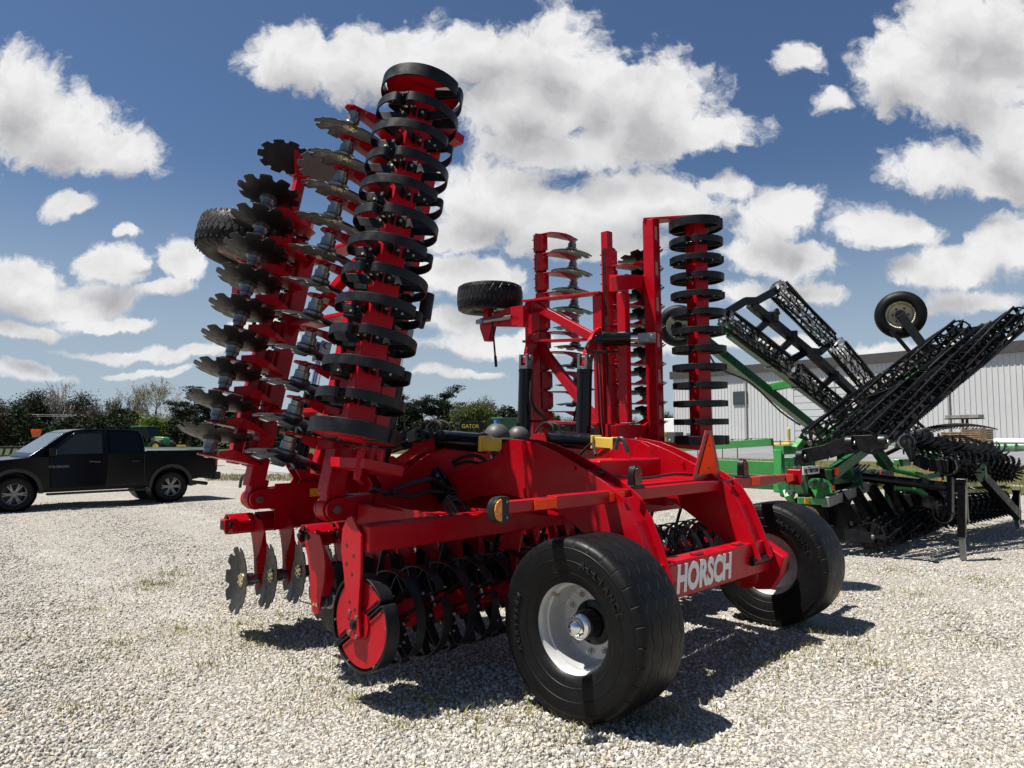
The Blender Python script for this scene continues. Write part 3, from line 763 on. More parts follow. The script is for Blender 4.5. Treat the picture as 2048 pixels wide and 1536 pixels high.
# left wing, seen from below
LP0, LP1 = pv(709, 866, 1.40), pv(845, 190, 1.40)
wing_roller(LW, LP0, LP1)
RP0, RP1 = pv(1403, 880, 1.41), pv(1391, 452, 1.41)
wing_roller(RW, RP0, RP1, side_=.3)
def disc_row(W, sg, A, B, n):
    A, B = V(A), V(B)
    for k in range(n): put_disc(sg, W.M(A + (B - A) * k / (n - 1)))
# rows measured on the photograph: disc centres of the lowest and the topmost unit
disc_row(LW, 1, pv(424, 878, FDV), pv(537, 396, FDV), 9)
disc_row(LW, -1, pv(572, 905, RDV), pv(701, 254, RDV), 11)
disc_row(RW, 1, pv(1156, 845, FDV), pv(1143, 500, FDV), 10)
disc_row(RW, -1, pv(1293, 862, RDV), pv(1283, 520, RDV), 10)
# the shield discs at the top of the left front row
P = pv(578, 318, FDV + .05)
for k, (dx, dy) in enumerate(((-22, -8), (56, 12))):
    c = pv(592 + dx, 322 + dy, FDV + .05 - .25 * k); D = .25; mb = MB()
    ez = V((-.25, -.86, -.45)).normalized(); x, y = perp(ez)
    vs = []
    for q in range(160):
        t = 2 * math.pi * q / 160; p_ = (t * 10 / (2 * math.pi)) % 1.0 - .5
        r = D - (math.sqrt(max(0, 1 - (p_ / .18) ** 2)) * .045 if abs(p_) < .18 else 0); vs.append(c + (x * math.cos(t) + y * math.sin(t) * .62) * r)
    mb.plate(vs, ez * .006); hb(mb, 'edge_disc', DISC if k == 0 else pbr('edge_disc_grey', (.09, .088, .08), .5), 0, smooth=30)
mb = MB(); mb.box(pv(597, 300, FDV), pv(600, 352, FDV), .10, .03, up=F); hb(mb, 'edge_disc_arm')
mb = MB(); t_ = pv(602, 350, FDV + .16)
for k, (dx, dy) in enumerate(((-22, -8), (56, 12))): c = pv(592 + dx, 322 + dy, FDV + .05 - .25 * k); mb.box(t_, c + V((.02, .03, 0)), .05, .02)
hb(mb, 'edge_disc_arm')
# left wing frame
q0F, q1F = LW.inv(pv(470, 905, FDV + .16))[0], LW.inv(pv(607, 340, FDV + .16))[0]
TBW = LW.inv(pv(505, 760, FDV + .16))[2]
wbeam(LW, q0F - .1, q1F + .05, FDV + .16, TBW, .095, .095, 'tool_bar')
wbeam(LW, .25, 3.25, RDV + .16, .07, .095, .095, 'tool_bar')
for q in (q0F + .5, q1F):
    mb = MB(); mb.box(LW.at(q - .09, FDV + .16, TBW), LW.at(q + .09, FDV + .16, TBW), .17, .17, up=LW.n); hb(mb, 'bar_block', bevel=.01)
FT = LW.inv(pv(556, 755, VF))[2]
wbeam(LW, .10, 2.30, VF, FT, .13, .15)
wbeam(LW, .10, 2.9, VR, .02, .15, .16)
wbeam(LW, .30, 3.30, 1.78, -.02, .17, .13)
for v in (VF, VR):
    mb = MB(); c = LW.p + V((0, v, 0)); mb.cyl(c - F * .055, c + F * .055, .095, n=24); mb.box(c, LW.at(.18, v, .0), .11, .16, up=LW.n); hb(mb, 'hinge_lug', bevel=.01)
for q in (.78, 1.62, 2.30):
    cbeam(LW, q, 1.75, FDV + .2, FT - .03, .04, .16)
    wplate(LW, [(q - .10, VF - .08), (q - .02, VF - .22), (q + .02, VF - .22), (q + .10, VF - .08)], FT, .014)
dbeam(LW, 1.62, VF - .1, 2.3, VR + .1, FT - .05, .09, .09)
# roller carrying arms of the left wing
for q in (.33, 3.0):
    wplate(LW, [(q - .04, 1.80), (q + .03, 1.80), (q + .03, 1.36), (q - .04, 1.36)], .13, .34, 'roller_carrier')
    mb = MB(); mb.box(LW.at(q - .02, 1.80, -.02), LW.at(q - .02, 1.42, .30), .05, .20, up=LW.a); hb(mb, 'roller_carrier')
mb = MB()
for k in (0, 1): mb.cyl(LW.at(.30, 1.62 - k * .22, .16), LW.at(.44, 1.62 - k * .22, .16), .035, n=16)
hb(mb, 'carrier_pin', RED, .003)
def fold_cyl(W, v, uq, zq, qt, wt, r=.085):
    a = V((W.side * uq, v, zq)); b = W.at(qt, v, wt); return hydraulic(a, b, r, .66)
fold_cyl(LW, VF + .02, 1.62, 1.45, 1.55, -.36); fold_cyl(LW, VR - .02, 1.62, 1.45, 1.55, -.36)
# gauge wheel of each wing
def gauge_wheel(c, ax, R=.44, wd=.40):
    wh = bpy.data.objects.new('gauge_wheel', None); COL.objects.link(wh); wh.parent = HAR; wh.empty_display_size = .2
    x, y = perp(ax); wh.matrix_local = frame_m(c, x, ax.cross(x), ax); hw = wd / 2
    pf = [(.24, -hw * .75), (.26, -hw * .88), (.32, -hw), (.39, -hw * .97), (.425, -hw * .85), (R - .004, -hw * .6), (R, 0), (R - .004, hw * .6), (.425, hw * .85), (.39, hw * .97), (.32, hw), (.26, hw * .88), (.24, hw * .75)]
    mb = MB(); mb.lathe(pf, (0, 0, 0), (0, 0, 1), 72); mb.build('tyre', TYRE_D, wh, smooth=60)
    # raised diamond lugs on the tread
    mb = MB()
    for k in range(44):
        for j in range(4):
            a = 2 * math.pi * (k + .5 * (j % 2)) / 44; h = (j - 1.5) * wd * .19; rr = R - .008 - (.012 if j in (0, 3) else 0)
            e = V((math.cos(a), math.sin(a), 0)); t_ = V((-math.sin(a), math.cos(a), 0))
            mb.plate([e * (rr + .003) + Z * h + t_ * p + Z * q for p, q in ((-.0285, 0), (0, -.052), (.0285, 0), (0, .052))], e * .012)
    mb.build('tread_lugs', RUB, wh, bevel=.004)
    mb = MB(); mb.lathe([(.24, hw * .75), (.265, hw * .8), (.255, hw * .72), (.225, hw * .5), (.22, .02), (.08, .01), (.08, -.02), (.22, -.01), (.225, -hw * .5), (.255, -hw * .72), (.265, -hw * .8), (.24, -hw * .75)], (0, 0, 0), (0, 0, 1), 48)
    mb.build('rim', SILV, wh)
    mb = MB(); mb.cyl((0, 0, -.16), (0, 0, .14), .09, n=24); mb.build('hub', BLKG, wh, bevel=.006)
    return wh
GWL = pv(492, 486, 3.95); GWR = pv(980, 598, 4.05)
gauge_wheel(GWL, LW.a, .46, .36); gauge_wheel(GWR, RW.a, .44, .36)
for W, c, dq in ((LW, GWL, -.30), (RW, GWR, -.30)):
    q, v, w_ = W.inv(c)
    # fork below the wheel: arm plate with a stepped outline and a turnbuckle
    wplate(W, [(q + dq - .16, VF - .05), (q + dq + .12, VF - .05), (q + dq + .12, VF + .24), (q + dq + .04, v - .12), (q + dq + .04, v + .1), (q + dq - .10, v + .1), (q + dq - .28, v + .02), (q + dq - .28, v - .06), (q + dq - .09, v - .12)], w_ - .05, .10, 'gauge_arm')
    mb = MB(); mb.box(W.at(q - .34, v, w_ - .05), W.at(q + .02, v, w_ - .05), .10, .08, up=W.n); mb.cyl(W.at(q - .2, v, w_), W.at(q + .02, v, w_), .05, n=16); hb(mb, 'gauge_arm_post')
    mb = MB(); mb.cyl(W.at(q + dq - .02, VF + .1, w_ - .16), W.at(q + dq - .02, v + .05, w_ - .16), .028, n=14); mb.bx(W.at(q + dq - .02, v + .02, w_ - .16), (.07, .12, .06)); tb = hb(mb, 'turnbuckle', ZINC, .004)
    mb = MB(); mb.cyl(W.at(q + dq - .04, v - .2, w_ - .16), W.at(q + dq - .62, v - .26, w_ - .16), .013, n=10); mb.cyl(W.at(q + dq - .50, v - .25, w_ - .16), W.at(q + dq - .64, v - .262, w_ - .16), .019, n=10); mb.build('handle', BLK, tb)

# right wing frame, seen from above
wI = RW.inv
q = wI(pv(1078, 480, FDV + .17))[0]
wbeam(RW, .45, q, FDV + .17, wI(pv(1085, 700, FDV + .17))[2], .095, .095, 'tool_bar')
FTr = wI(pv(1066, 740, VF + .05))[2]
q = wI(pv(1052, 604, VF + .05))[0]
wbeam(RW, .10, q, VF + .05, FTr, .13, .15)
MTV = 2.42
MTr = wI(pv(1204, 740, MTV))[2]; qm = wI(pv(1195, 590, MTV))[0]
wbeam(RW, .10, qm, MTV, MTr, .14, .15)
RBr = wI(pv(1218, 700, RDV + .17))[2]
wbeam(RW, .40, wI(pv(1207, 462, RDV + .17))[0], RDV + .17, RBr, .105, .105, 'tool_bar')
ITr = wI(pv(1249, 720, 2.0))[2]
wbeam(RW, wI(pv(1253, 845, 2.0))[0], wI(pv(1243, 585, 2.0))[0], 2.0, ITr, .12, .10)
RTV = 1.82
RTr = wI(pv(1307, 660, RTV))[2]; qr0, qr1 = wI(pv(1313, 890, RTV))[0], wI(pv(1299, 440, RTV))[0]
wbeam(RW, qr0 - .1, qr1, RTV, RTr, .15, .14)
# pale reflective tape on its edge
for k in range(6):
    qq = qr0 + .3 + k * .42; mb = MB(); mb.box(RW.at(qq, RTV - .078, RTr - .02), RW.at(qq + .16, RTV - .078, RTr - .02), .004, .05, up=RW.n); hb(mb, 'reflector', pbr('pink_reflector', (.50, .22, .20), .3) if k == 0 else bpy.data.materials['pink_reflector'], 0)
# top and bottom roller brackets
RC = wI((RP0 + RP1) / 2)[2]
mb = MB(); mb.box(RW.at(qr1 + .01, RTV + .1, RTr), RW.at(qr1 + .01, 1.38, RC), .22, .03, up=RW.a, w1=.14); hb(mb, 'roller_carrier')
mb = MB(); mb.box(RW.at(qr0 + .02, RTV, RTr), RW.at(qr0 - .04, 1.36, RC), .18, .06, up=RW.a, w1=.12); hb(mb, 'roller_carrier')
def rq(px, py, v): return wI(pv(px, py, v))[0]
# cross beams and flanges
for (x0, y0, x1, y1, va, vb) in ((1042, 602, 1225, 590, VF + .12, RDV + .2), (1045, 683, 1210, 680, VF + .12, MTV), (1085, 842, 1200, 848, VF, MTV)):
    a = rq(x0, y0, va); b = rq(x1, y1, vb); mb = MB(); mb.box(RW.at(a, va, FTr - .06), RW.at(b, vb, MTr - .06), .14, .03, up=RW.a); hb(mb, 'wing_cross_beam', bevel=.004)
for (x0, y0, x1, y1) in ((1068, 610, 1192, 678), (1078, 690, 1205, 858)):
    mb = MB(); mb.box(pv(x0, y0, VF), pv(x1, y1, MTV), .11, .10, up=RW.n); hb(mb, 'wing_brace', bevel=.008)
# gusset arms from the inner tube to the rear tube (flared like a bird's head)
for yc in (567, 865):
    pts = [(1226, yc - 14), (1258, yc - 16), (1284, yc - 14), (1296, yc - 26), (1300, yc - 45), (1306, yc - 40), (1308, yc + 5), (1304, yc + 52), (1298, yc + 46), (1290, yc + 22), (1276, yc + 8), (1250, yc + 14), (1230, yc + 16)]
    mb = MB(); mb.plate([pv(x, y, 1.95 - .0 * (x - 1226)) for x, y in pts], F * .10 + U * .02); hb(mb, 'wing_gusset', bevel=.006)
    mb = MB(); mb.box(pv(1215, yc, MTV - .05), pv(1250, yc, 1.98), .12, .20, up=RW.a); hb(mb, 'wing_gusset', bevel=.006)
# curved ears that carry the fold cylinders
for v, xs in ((VF - .02, ((1060, 672), (1078, 660), (1072, 690), (1064, 712), (1062, 728), (1048, 726), (1050, 706), (1054, 686))), (MTV - .02, ((1186, 664), (1198, 654), (1194, 690), (1184, 716), (1180, 734), (1166, 730), (1168, 708), (1176, 684)))):
    mb = MB(); mb.plate([pv(x, y, v) for x, y in xs], F * .05); hb(mb, 'cylinder_ear', bevel=.004)
c1 = hydraulic(pv(1048, 882, VF - .02), pv(1052, 716, VF - .02), .088, .86); c2 = hydraulic(pv(1166, 888, MTV - .02), pv(1170, 716, MTV - .02), .088, .86)
# levelling cylinder across the wing and its hoses
hydraulic(pv(1196, 678, MTV - .2), pv(1304, 676, RTV - .1), .085, .60)
for pts in (((1062, 762), (1062, 790), (1068, 812), (1090, 835), (1104, 850), (1108, 868)), ((1063, 762), (1061, 800), (1075, 826), (1098, 840), (1105, 866)), ((1160, 756), (1158, 790), (1150, 830), (1142, 866))):
    mb = MB(); mb.tube([pv(x, y, VF - .25) for x, y in pts], .014); hb(mb, 'hose', HOSE, 0)
mb = MB(); mb.tube([pv(x, y, MTV - .3) for x, y in ((1180, 680), (1172, 695), (1185, 703), (1215, 704), (1245, 702))], .016); hb(mb, 'hose', HOSE, 0)
for dx in (0, 6):
    mb = MB(); mb.tube([pv(x + dx, y, MTV - .16) for x, y in ((1192, 706), (1196, 760), (1198, 810), (1200, 850), (1204, 880))], .012); hb(mb, 'hose', HOSE, 0)
# a sensor housing on the left wing's far side
mb = MB(); mb.cyl(pv(848, 640, 1.7), pv(856, 588, 1.7), .055, n=16); mb.cyl(pv(840, 655, 1.7), pv(848, 632, 1.7), .03, n=12); hb(mb, 'valve_block', BLK, .004)

# ---- hydraulics between the masts and the tilt cylinder at the left
hydraulic(pu(851, 926, -1.05), pu(918, 1026, -1.05), .085, .70, name='tilt_cylinder')
mb = MB(); mb.plate([pu(x, y, -1.05) for x, y in ((905, 1010), (922, 1012), (935, 1030), (936, 1058), (905, 1058), (898, 1040))], U * .03); hb(mb, 'cylinder_lug', bevel=.004)
hydraulic(pu(735, 905, -1.2), pu(848, 868, -1.2), .078, .70, name='wing_cylinder', clev=BLK)
for pts in (((806, 880), (826, 862), (840, 858), (848, 872), (850, 900), (850, 915)), ((832, 915), (838, 905), (852, 900), (866, 908), (874, 925)), ((905, 925), (930, 912), (955, 912), (975, 925), (985, 938)), ((908, 930), (935, 922), (960, 926), (985, 920)),
            ((690, 995), (720, 1004), (745, 1000), (765, 990), (790, 985)), ((690, 985), (715, 1003), (748, 1012), (752, 1020)), ((480, 975), (484, 955), (498, 946), (514, 940)), ((1232, 900), (1236, 880), (1245, 878), (1252, 892), (1255, 905))):
    mb = MB(); mb.tube([pu(x, y, -.95 if x > 800 else -1.6) for x, y in pts], .016 if x else .02); hb(mb, 'hose', HOSE, 0)
for i, (px, py, r) in enumerate(((994, 873, .132), (1037, 875, .118))):
    c = pu(px, py, -.1 + .25 * i); mb = MB(); mb.sphere(c, r); mb.cyl(c - Z * r, c - Z * (r + .14), r * .5, n=20); A = hb(mb, 'accumulator', GREYP, 0, smooth=50)
    mb = MB(); mb.cyl(c + Z * (r - .01), c + Z * (r + .03), .03, n=14); mb.build('valve_cap', pbr('blue_cap', (.04, .22, .55), .4) if i == 0 else BLK, A)
mb = MB(); mb.box((-.05, 2.4, 1.34), (-.05, 3.4, 1.34), .3, .12); hb(mb, 'hydraulic_block', BLK, .01)
mb = MB(); mb.box((-.5, 3.0, 1.36), (.5, 3.0, 1.36), .2, .16); hb(mb, 'cross_box', bevel=.02)
# small lit plates between roller beam and tyre
mb = MB()
for x, y in ((1072, 1062), (1135, 1048)):
    mb.plate([pu(x - 8, y - 8, -.9), pu(x + 6, y - 8, -.9), pu(x + 6, y + 12, -.9), pu(x + 1, y + 26, -.9)], U * .012)
hb(mb, 'scraper_plate', bevel=.002)
for k in range(8):
    mb = MB(); u = -2.1 + k * .56; mb.box((u, RV + .13, .98), (u, RV + .22, .70), .05, .012, up=F); hb(mb, 'scraper', BLK, .002)
# extra plumbing and small hardware on the frame
for pts, r in (([(-1.6, VR - .2, 1.30), (-1.3, VR - .3, 1.38), (-1.1, VR - .28, 1.30), (-.9, VR - .35, 1.24)], .02), ([(-1.75, VR - .12, 1.32), (-1.45, VR - .2, 1.24), (-1.25, VR - .22, 1.27), (-1.0, VR - .3, 1.25)], .018), ([(-.75, 1.5, 1.36), (-.4, 1.7, 1.46), (-.1, 1.8, 1.40), (.2, 1.9, 1.38)], .018), ([(-.75, 1.55, 1.34), (-.35, 1.8, 1.42), (0, 1.9, 1.36)], .016), ([(.1, 1.2, 1.56), (.25, 1.35, 1.66), (.32, 1.5, 1.60), (.3, 1.7, 1.42)], .014),):
    mb = MB(); mb.tube(pts, r); hb(mb, 'hose', HOSE, 0)
for u, vz in ((-1.012, ((1.05, 1.32), (1.30, 1.60), (.55, 1.50), (.10, 1.30))), (.508, ((.55, 1.50), (.10, 1.32)))):
    for v, z in vz:
        mb = MB(); mb.cyl((u, v, z), (u - .016, v, z), .018, n=6); hb(mb, 'bolt', RED, .002)
# ================================================================== green rolling harrow, parked to the right
def w3(px, py, d): return MI @ at_y(px, py, d)
class Rig:
    """a thing whose parts are surveyed in the red machine's axes but hang on their own base"""
    def __init__(s, name, label, cat, base):
        s.b = V(base); s.o = thing(name, label, cat, MW @ s.b, MRZ); s.T = Matrix.Translation(-s.b)
    def add(s, mb, name, mat, bevel=.005, parent=None, **kw):
        return mb.build(name, mat, parent or s.o, bevel, M=(s.T if parent is None else None), **kw)
    def bar(s, a, b, wd, ht, name, mat, up=Z, bevel=.006, **kw):
        mb = MB(); mb.box(a, b, wd, ht, up=up, **kw); return s.add(mb, name, mat, bevel)
    def plate(s, pts, vec, name, mat, bevel=.003): return s.add(MB().plate(pts, vec), name, mat, bevel)
    def rod(s, a, b, r, name, mat, n=14): mb = MB(); mb.cyl(a, b, r, n=n); return s.add(mb, name, mat, .002)
GH = Rig('rolling_harrow', 'green folded rolling harrow with black serrated baskets crossed in an X, beside the red implement', 'harrow', (7.2, 2.2, 0))
def basket(R, P0, P1, D, nb=8, name='rolling_basket', step=.36, twist=.9, ph=0.0, teeth=.05):
    """serrated bars wound slightly round a row of pierced spiders"""
    P0, P1 = V(P0), V(P1); ax = (P1 - P0); L = ax.length; ax.normalize(); x, y = perp(ax); Rr = D / 2
    mb = MB(); n = max(8, int(L / teeth) * 2)
    for k in range(nb):
        prev = None
        for j in range(n + 1):
            t = j / n; a = ph + 2 * math.pi * k / nb + twist * t * L / 2.5
            e = x * math.cos(a) + y * math.sin(a); q = (x * -math.sin(a) + y * math.cos(a)) * .006
            p = P0 + ax * L * t; ro = Rr + (.014 if j % 2 else -.010)
            C = mb.vs([p + e * (Rr - .045) - q, p + e * ro - q, p + e * ro + q, p + e * (Rr - .045) + q])
            if prev:
                for m in range(4): mb.f([prev[m], prev[(m + 1) % 4], C[(m + 1) % 4], C[m]])
            else: mb.f(C[::-1])
            prev = C
        mb.f(prev)
    b = R.add(mb, name, BLK, 0, smooth=0)
    mb = MB(); ns = max(2, int(round(L / step)) + 1)
    for i in range(ns):
        c = P0 + ax * (L * i / (ns - 1))
        mb.lathe([(Rr - .055, -.006), (Rr - .028, -.006), (Rr - .028, .006), (Rr - .055, .006)], c, ax, 28, closed=True)
        mb.lathe([(.0, -.006), (.055, -.006), (.055, .006), (0, .006)], c, ax, 16)
        for k in range(5):
            a = ph + 2 * math.pi * k / 5 + i; e = x * math.cos(a) + y * math.sin(a); mb.box(c + e * .045, c + e * (Rr - .05), .045, .011, up=ax, w1=.08)
    mb.cyl(P0 + x * .02, P1 + x * .02, .012, n=8); mb.cyl(P0 - y * .06, P1 + y * .06, .010, n=6)
    mb.build('spider', BLK, b, smooth=30)
    mb = MB(); mb.cyl(P0 - ax * .045, P0 - ax * .0, .045, n=16); mb.cyl(P1, P1 + ax * .045, .045, n=16); mb.build('bearing', ZINC, b, .003)
    return b
# wing that rises to the left
la = [w3(1556, 578, 11.8), w3(1656, 681, 13.0), w3(1672, 690, 13.15), w3(1760, 796, 14.2), w3(1772, 808, 14.3), w3(1852, 880, 15.2)]
lb = [w3(1452, 636, 11.2), w3(1572, 728, 12.4), w3(1590, 742, 12.55), w3(1690, 826, 13.8)]
for k in (0, 2, 4): basket(GH, la[k], la[k + 1], .37, ph=k)
for k in (0, 2): basket(GH, lb[k], lb[k + 1], .34, ph=k + .5)
BM = [w3(1500, 608, 11.5), w3(1623, 708, 12.75), w3(1800, 872, 14.75)]
GH.bar(BM[0], BM[1], .13, .13, 'basket_beam', BLK); GH.bar(BM[1], BM[2], .13, .13, 'basket_beam', BLK)
up_ = Z
for pts in (((1448, 628, 11.15), (1491, 602, 11.4), (1513, 602, 11.5), (1553, 580, 11.75)), ((1575, 724, 12.4), (1615, 702, 12.7), (1640, 704, 12.8), (1665, 684, 13.05))):
    mb = MB(); q = [w3(*p) for p in pts]
    for a, b in zip(q[:-1], q[1:]): mb.box(a, b, .045, .125, up=Z)
    GH.add(mb, 'basket_yoke', BLKG, .004)
for a, b in (((1545, 634, 11.9), (1500, 674, 11.7)), ((1583, 680, 12.3), (1545, 715, 12.1)), ((1668, 752, 13.2), (1625, 790, 13.0)), ((1700, 790, 13.6), (1668, 822, 13.5)), ((1545, 634, 11.9), (1556, 622, 12.0))):
    GH.bar(w3(*a), w3(*b), .06, .11, 'cross_arm', BLK)
for p in ((1547, 634, 11.9), (1585, 672, 12.3), (1668, 752, 13.2)):
    mb = MB(); c = w3(*p); mb.bx(c, (.17, .17, .17), .4); mb.cyl(c + Z * .06 + U * .1, c + Z * .06 - U * .1, .03, n=12); GH.add(mb, 'beam_clamp', BLK, .01)
# its green main tubes
g1, g2 = w3(1462, 664, 12.3), w3(1702, 846, 14.6)
GH.bar(g1, g2, .19, .19, 'wing_tube', GRN2, bevel=.02)
GH.bar(w3(1390, 672, 13.3), w3(1464, 656, 12.3), .19, .17, 'wing_tube_end', GRN, bevel=.015)
h1, h2 = w3(1412, 684, 13.0), w3(1668, 888, 15.0)
GH.bar(h1, h2, .17, .17, 'wing_tube', GRN2, bevel=.02)
GH.bar(w3(1537, 776, 14.0), w3(1592, 766, 13.5), .16, .14, 'tube_link', GRN, bevel=.01)
for t in (.30, .52, .80):
    c = g1.lerp(g2, t); d = (g2 - g1).normalized(); mb = MB(); mb.box(c - d * .012, c + d * .012, .225, .225); GH.add(mb, 'tube_band', ZINC, .004)
mb = MB(); mb.tube([w3(*p) for p in ((1418, 708, 12.7), (1440, 738, 12.9), (1500, 765, 13.4), (1560, 822, 14.0), (1600, 850, 14.3))], .018); GH.add(mb, 'hose', HOSE, 0)
# wing that rises to the right
for k, (a, b) in enumerate((((1622, 884, 10.9), (1922, 660, 12.9)), ((1690, 884, 10.5), (1985, 664, 12.8)), ((1735, 884, 10.2), (2040, 634, 12.5)))):
    a, b = w3(*a), w3(*b); m1, m2 = a.lerp(b, .49), a.lerp(b, .51)
    basket(GH, a, m1, .44, nb=9, ph=k); basket(GH, m2, b, .44, nb=9, ph=k + .3)
GH.bar(w3(1650, 890, 11.2), w3(1905, 700, 13.0), .16, .22, 'wing_tube', GRN, bevel=.015)
GH.bar(w3(1700, 895, 10.9), w3(1950, 705, 12.9), .10, .14, 'basket_beam', BLK); GH.bar(w3(1765, 884, 10.3), w3(2000, 690, 12.8), .10, .14, 'basket_beam', BLK)
for a, b in (((1600, 914, 10.7), (1655, 903, 10.5)), ((1655, 903, 10.5), (1700, 886, 10.3)), ((1700, 886, 10.3), (1768, 884, 10.0))):
    GH.bar(w3(*a), w3(*b), .06, .21, 'basket_yoke', BLK)
for p in ((1602, 913, 10.62), (1766, 884, 9.95), (1700, 886, 10.25)):
    c = w3(*p); mb = MB(); mb.cyl(c - F * .045, c + F * .045, .105, n=28); e_ = GH.add(mb, 'yoke_boss', BLK, .006); mb = MB(); mb.cyl(c - F * .046, c - F * .075, .035, n=6); mb.build('bolt', ZINC, e_, .003, M=None)
GH.bar(w3(1905, 668, 12.9), w3(2015, 648, 12.5), .05, .12, 'basket_yoke', BLK)
GH.bar(w3(1735, 800, 11.3), w3(1840, 760, 11.6), .05, .10, 'basket_yoke', BLK)
# gauge wheels held up in the air
def cream_wheel(R, c, ax, D, wd):
    ax = V(ax).normalized(); x, y = perp(ax); r = D / 2; hw = wd / 2
    wh = bpy.data.objects.new('gauge_wheel', None); COL.objects.link(wh); wh.parent = R.o; wh.empty_display_size = .2
    wh.matrix_local = R.T @ frame_m(c, x, ax.cross(x), ax)
    mb = MB(); mb.lathe([(r * .52, -hw * .8), (r * .60, -hw), (r * .8, -hw * 1.02), (r * .93, -hw * .8), (r, -hw * .45), (r, hw * .45), (r * .93, hw * .8), (r * .8, hw * 1.02), (r * .60, hw), (r * .52, hw * .8)], (0, 0, 0), (0, 0, 1), 56); mb.build('tyre', TYRE_R, wh, smooth=60)
    mb = MB(); mb.lathe([(r * .52, hw * .8), (r * .56, hw * .9), (r * .53, hw * .7), (r * .46, hw * .3), (r * .45, 0), (.05, -.01), (.05, -.03), (r * .45, -.03), (r * .46, -hw * .3), (r * .53, -hw * .7), (r * .56, -hw * .9), (r * .52, -hw * .8)], (0, 0, 0), (0, 0, 1), 40); mb.build('rim', CREAM, wh)
    mb = MB(); mb.cyl((0, 0, -.05), (0, 0, .16), r * .2, n=20)
    for k in range(6): a = k * math.pi / 3; mb.cyl((math.cos(a) * r * .3, math.sin(a) * r * .3, 0), (math.cos(a) * r * .3, math.sin(a) * r * .3, .03), .018, n=6)
    mb.build('hub', BLKG, wh, .004)
    return wh
toc = lambda p: (LC - V(p)).normalized()
cw = w3(1801, 630, 13.0); cream_wheel(GH, cw, toc(cw) + F * -.1 + U * -.45, .86, .34)
GH.bar(cw + toc(cw) * .18, w3(1858, 706, 12.6), .15, .15, 'wheel_arm', BLK); GH.rod(w3(1782, 660, 12.8), w3(1830, 716, 12.5), .035, 'arm_cylinder', BLKG)
GH.rod(cw, cw + toc(cw) * .22, .06, 'wheel_axle', BLK)
cl = w3(1357, 652, 13.6); cream_wheel(GH, cl, toc(cl) + U * -.35 + F * -.1, .80, .32)
GH.bar(cl + V((0, .15, 0)), w3(1412, 680, 13.2), .12, .12, 'wheel_arm', GRN2)
# drawbar to the left, sloping braces
base = w3(1552, 936, 11.3)
GH.bar(base, V((base.x, base.y + 6.5, base.z + .05)), .18, .20, 'drawbar', GRN)
b2 = w3(1545, 884, 11.5); GH.bar(b2, V((b2.x, b2.y + 5.0, b2.z - .35)), .10, .12, 'drawbar', GRN)
b3 = w3(1552, 965, 11.2); GH.bar(b3, V((b3.x, b3.y + 6.5, b3.z)), .14, .22, 'drawbar', GRN2)
mb = MB(); s0 = w3(1531, 935, 11.45); mb.bx(s0 + V((0, 0, .0)) - U * .10, (.01, .22, .14)); GH.add(mb, 'decal', WHT, .001)
mb = MB(); mb.bx(s0 - U * .104 - Z * .035, (.006, .22, .07)); GH.add(mb, 'decal', YEL, .001)
# head frame
for (a, b, wd, ht, m) in (((1556, 925, 11.2), (1572, 992, 11.0), .12, .14, GRN2), ((1556, 900, 11.2), (1690, 892, 11.6), .26, .14, GRN), ((1558, 900, 11.2), (1558, 985, 11.1), .12, .13, GRN), ((1590, 900, 11.0), (1610, 875, 11.1), .14, .10, GRN), ((1690, 900, 11.6), (1690, 945, 11.3), .2, .2, GRN2),
                          ((1660, 950, 10.8), (1745, 884, 11.5), .15, .17, GRN2), ((1640, 968, 10.9), (1655, 995, 10.8), .2, .26, GRN), ((1595, 1001, 10.7), (1650, 1003, 10.6), .07, .10, GRN), ((1650, 1004, 10.6), (1735, 972, 11.8), .12, .15, pbr('worn_grey_beam', (.20, .20, .17), .4)),
                          ((1575, 985, 11.0), (1580, 1000, 10.9), .2, .1, GRN), ((1712, 942, 11.6), (1720, 980, 11.5), .10, .14, GRN2), ((1715, 950, 11.9), (1700, 870, 12.2), .08, .10, BLK), ((1730, 870, 12.0), (1778, 935, 12.2), .13, .15, GRN2), ((1672, 958, 11.5), (1722, 950, 11.8), .12, .16, GRN2)):
    GH.bar(w3(*a), w3(*b), wd, ht, 'head_frame', m, up=F if abs(a[0] - b[0]) < 25 else Z, bevel=.012)
mb = MB(); mb.bx(w3(1617, 1000, 10.62), (.27, .012, .075), 0); GH.add(mb, 'reflector', YELR, .002)
for xx in (1574, 1584):
    mb = MB(); mb.plate([w3(xx + a, b, 10.9) for a, b in ((-3, 925), (4, 925), (5, 945), (2, 952), (-4, 948))], U * .03); mb.plate([w3(xx + a, b, 10.9) for a, b in ((-2, 968), (4, 968), (6, 990), (2, 1000), (-4, 996))], U * .03); GH.add(mb, 'hinge_plate', GRN, .004)
for p in ((1590, 938, 10.8), (1583, 985, 10.8), (1602, 945, 10.9), (1625, 968, 10.7), (1648, 968, 10.7)): c = w3(*p); GH.rod(c - U * .06, c + U * .06, .04, 'pin', ZINC)
for k in range(4): c = w3(1628 + k * 5, 968, 10.75); GH.rod(c - U * .012, c + U * .012, .085, 'spring_washer', GRN)
SG = w3(1622, 940, 10.55); mb = MB(); mb.bx(SG, (.60, .012, .12)); sg = GH.add(mb, 'sign', WHT, .002)
text_obj('lettering', 'ng Harrow', .115, BLK, sg, frame_m(SG + V((.0, -.0085, .0)), U, Z, -F), depth=.002, bold=.004)
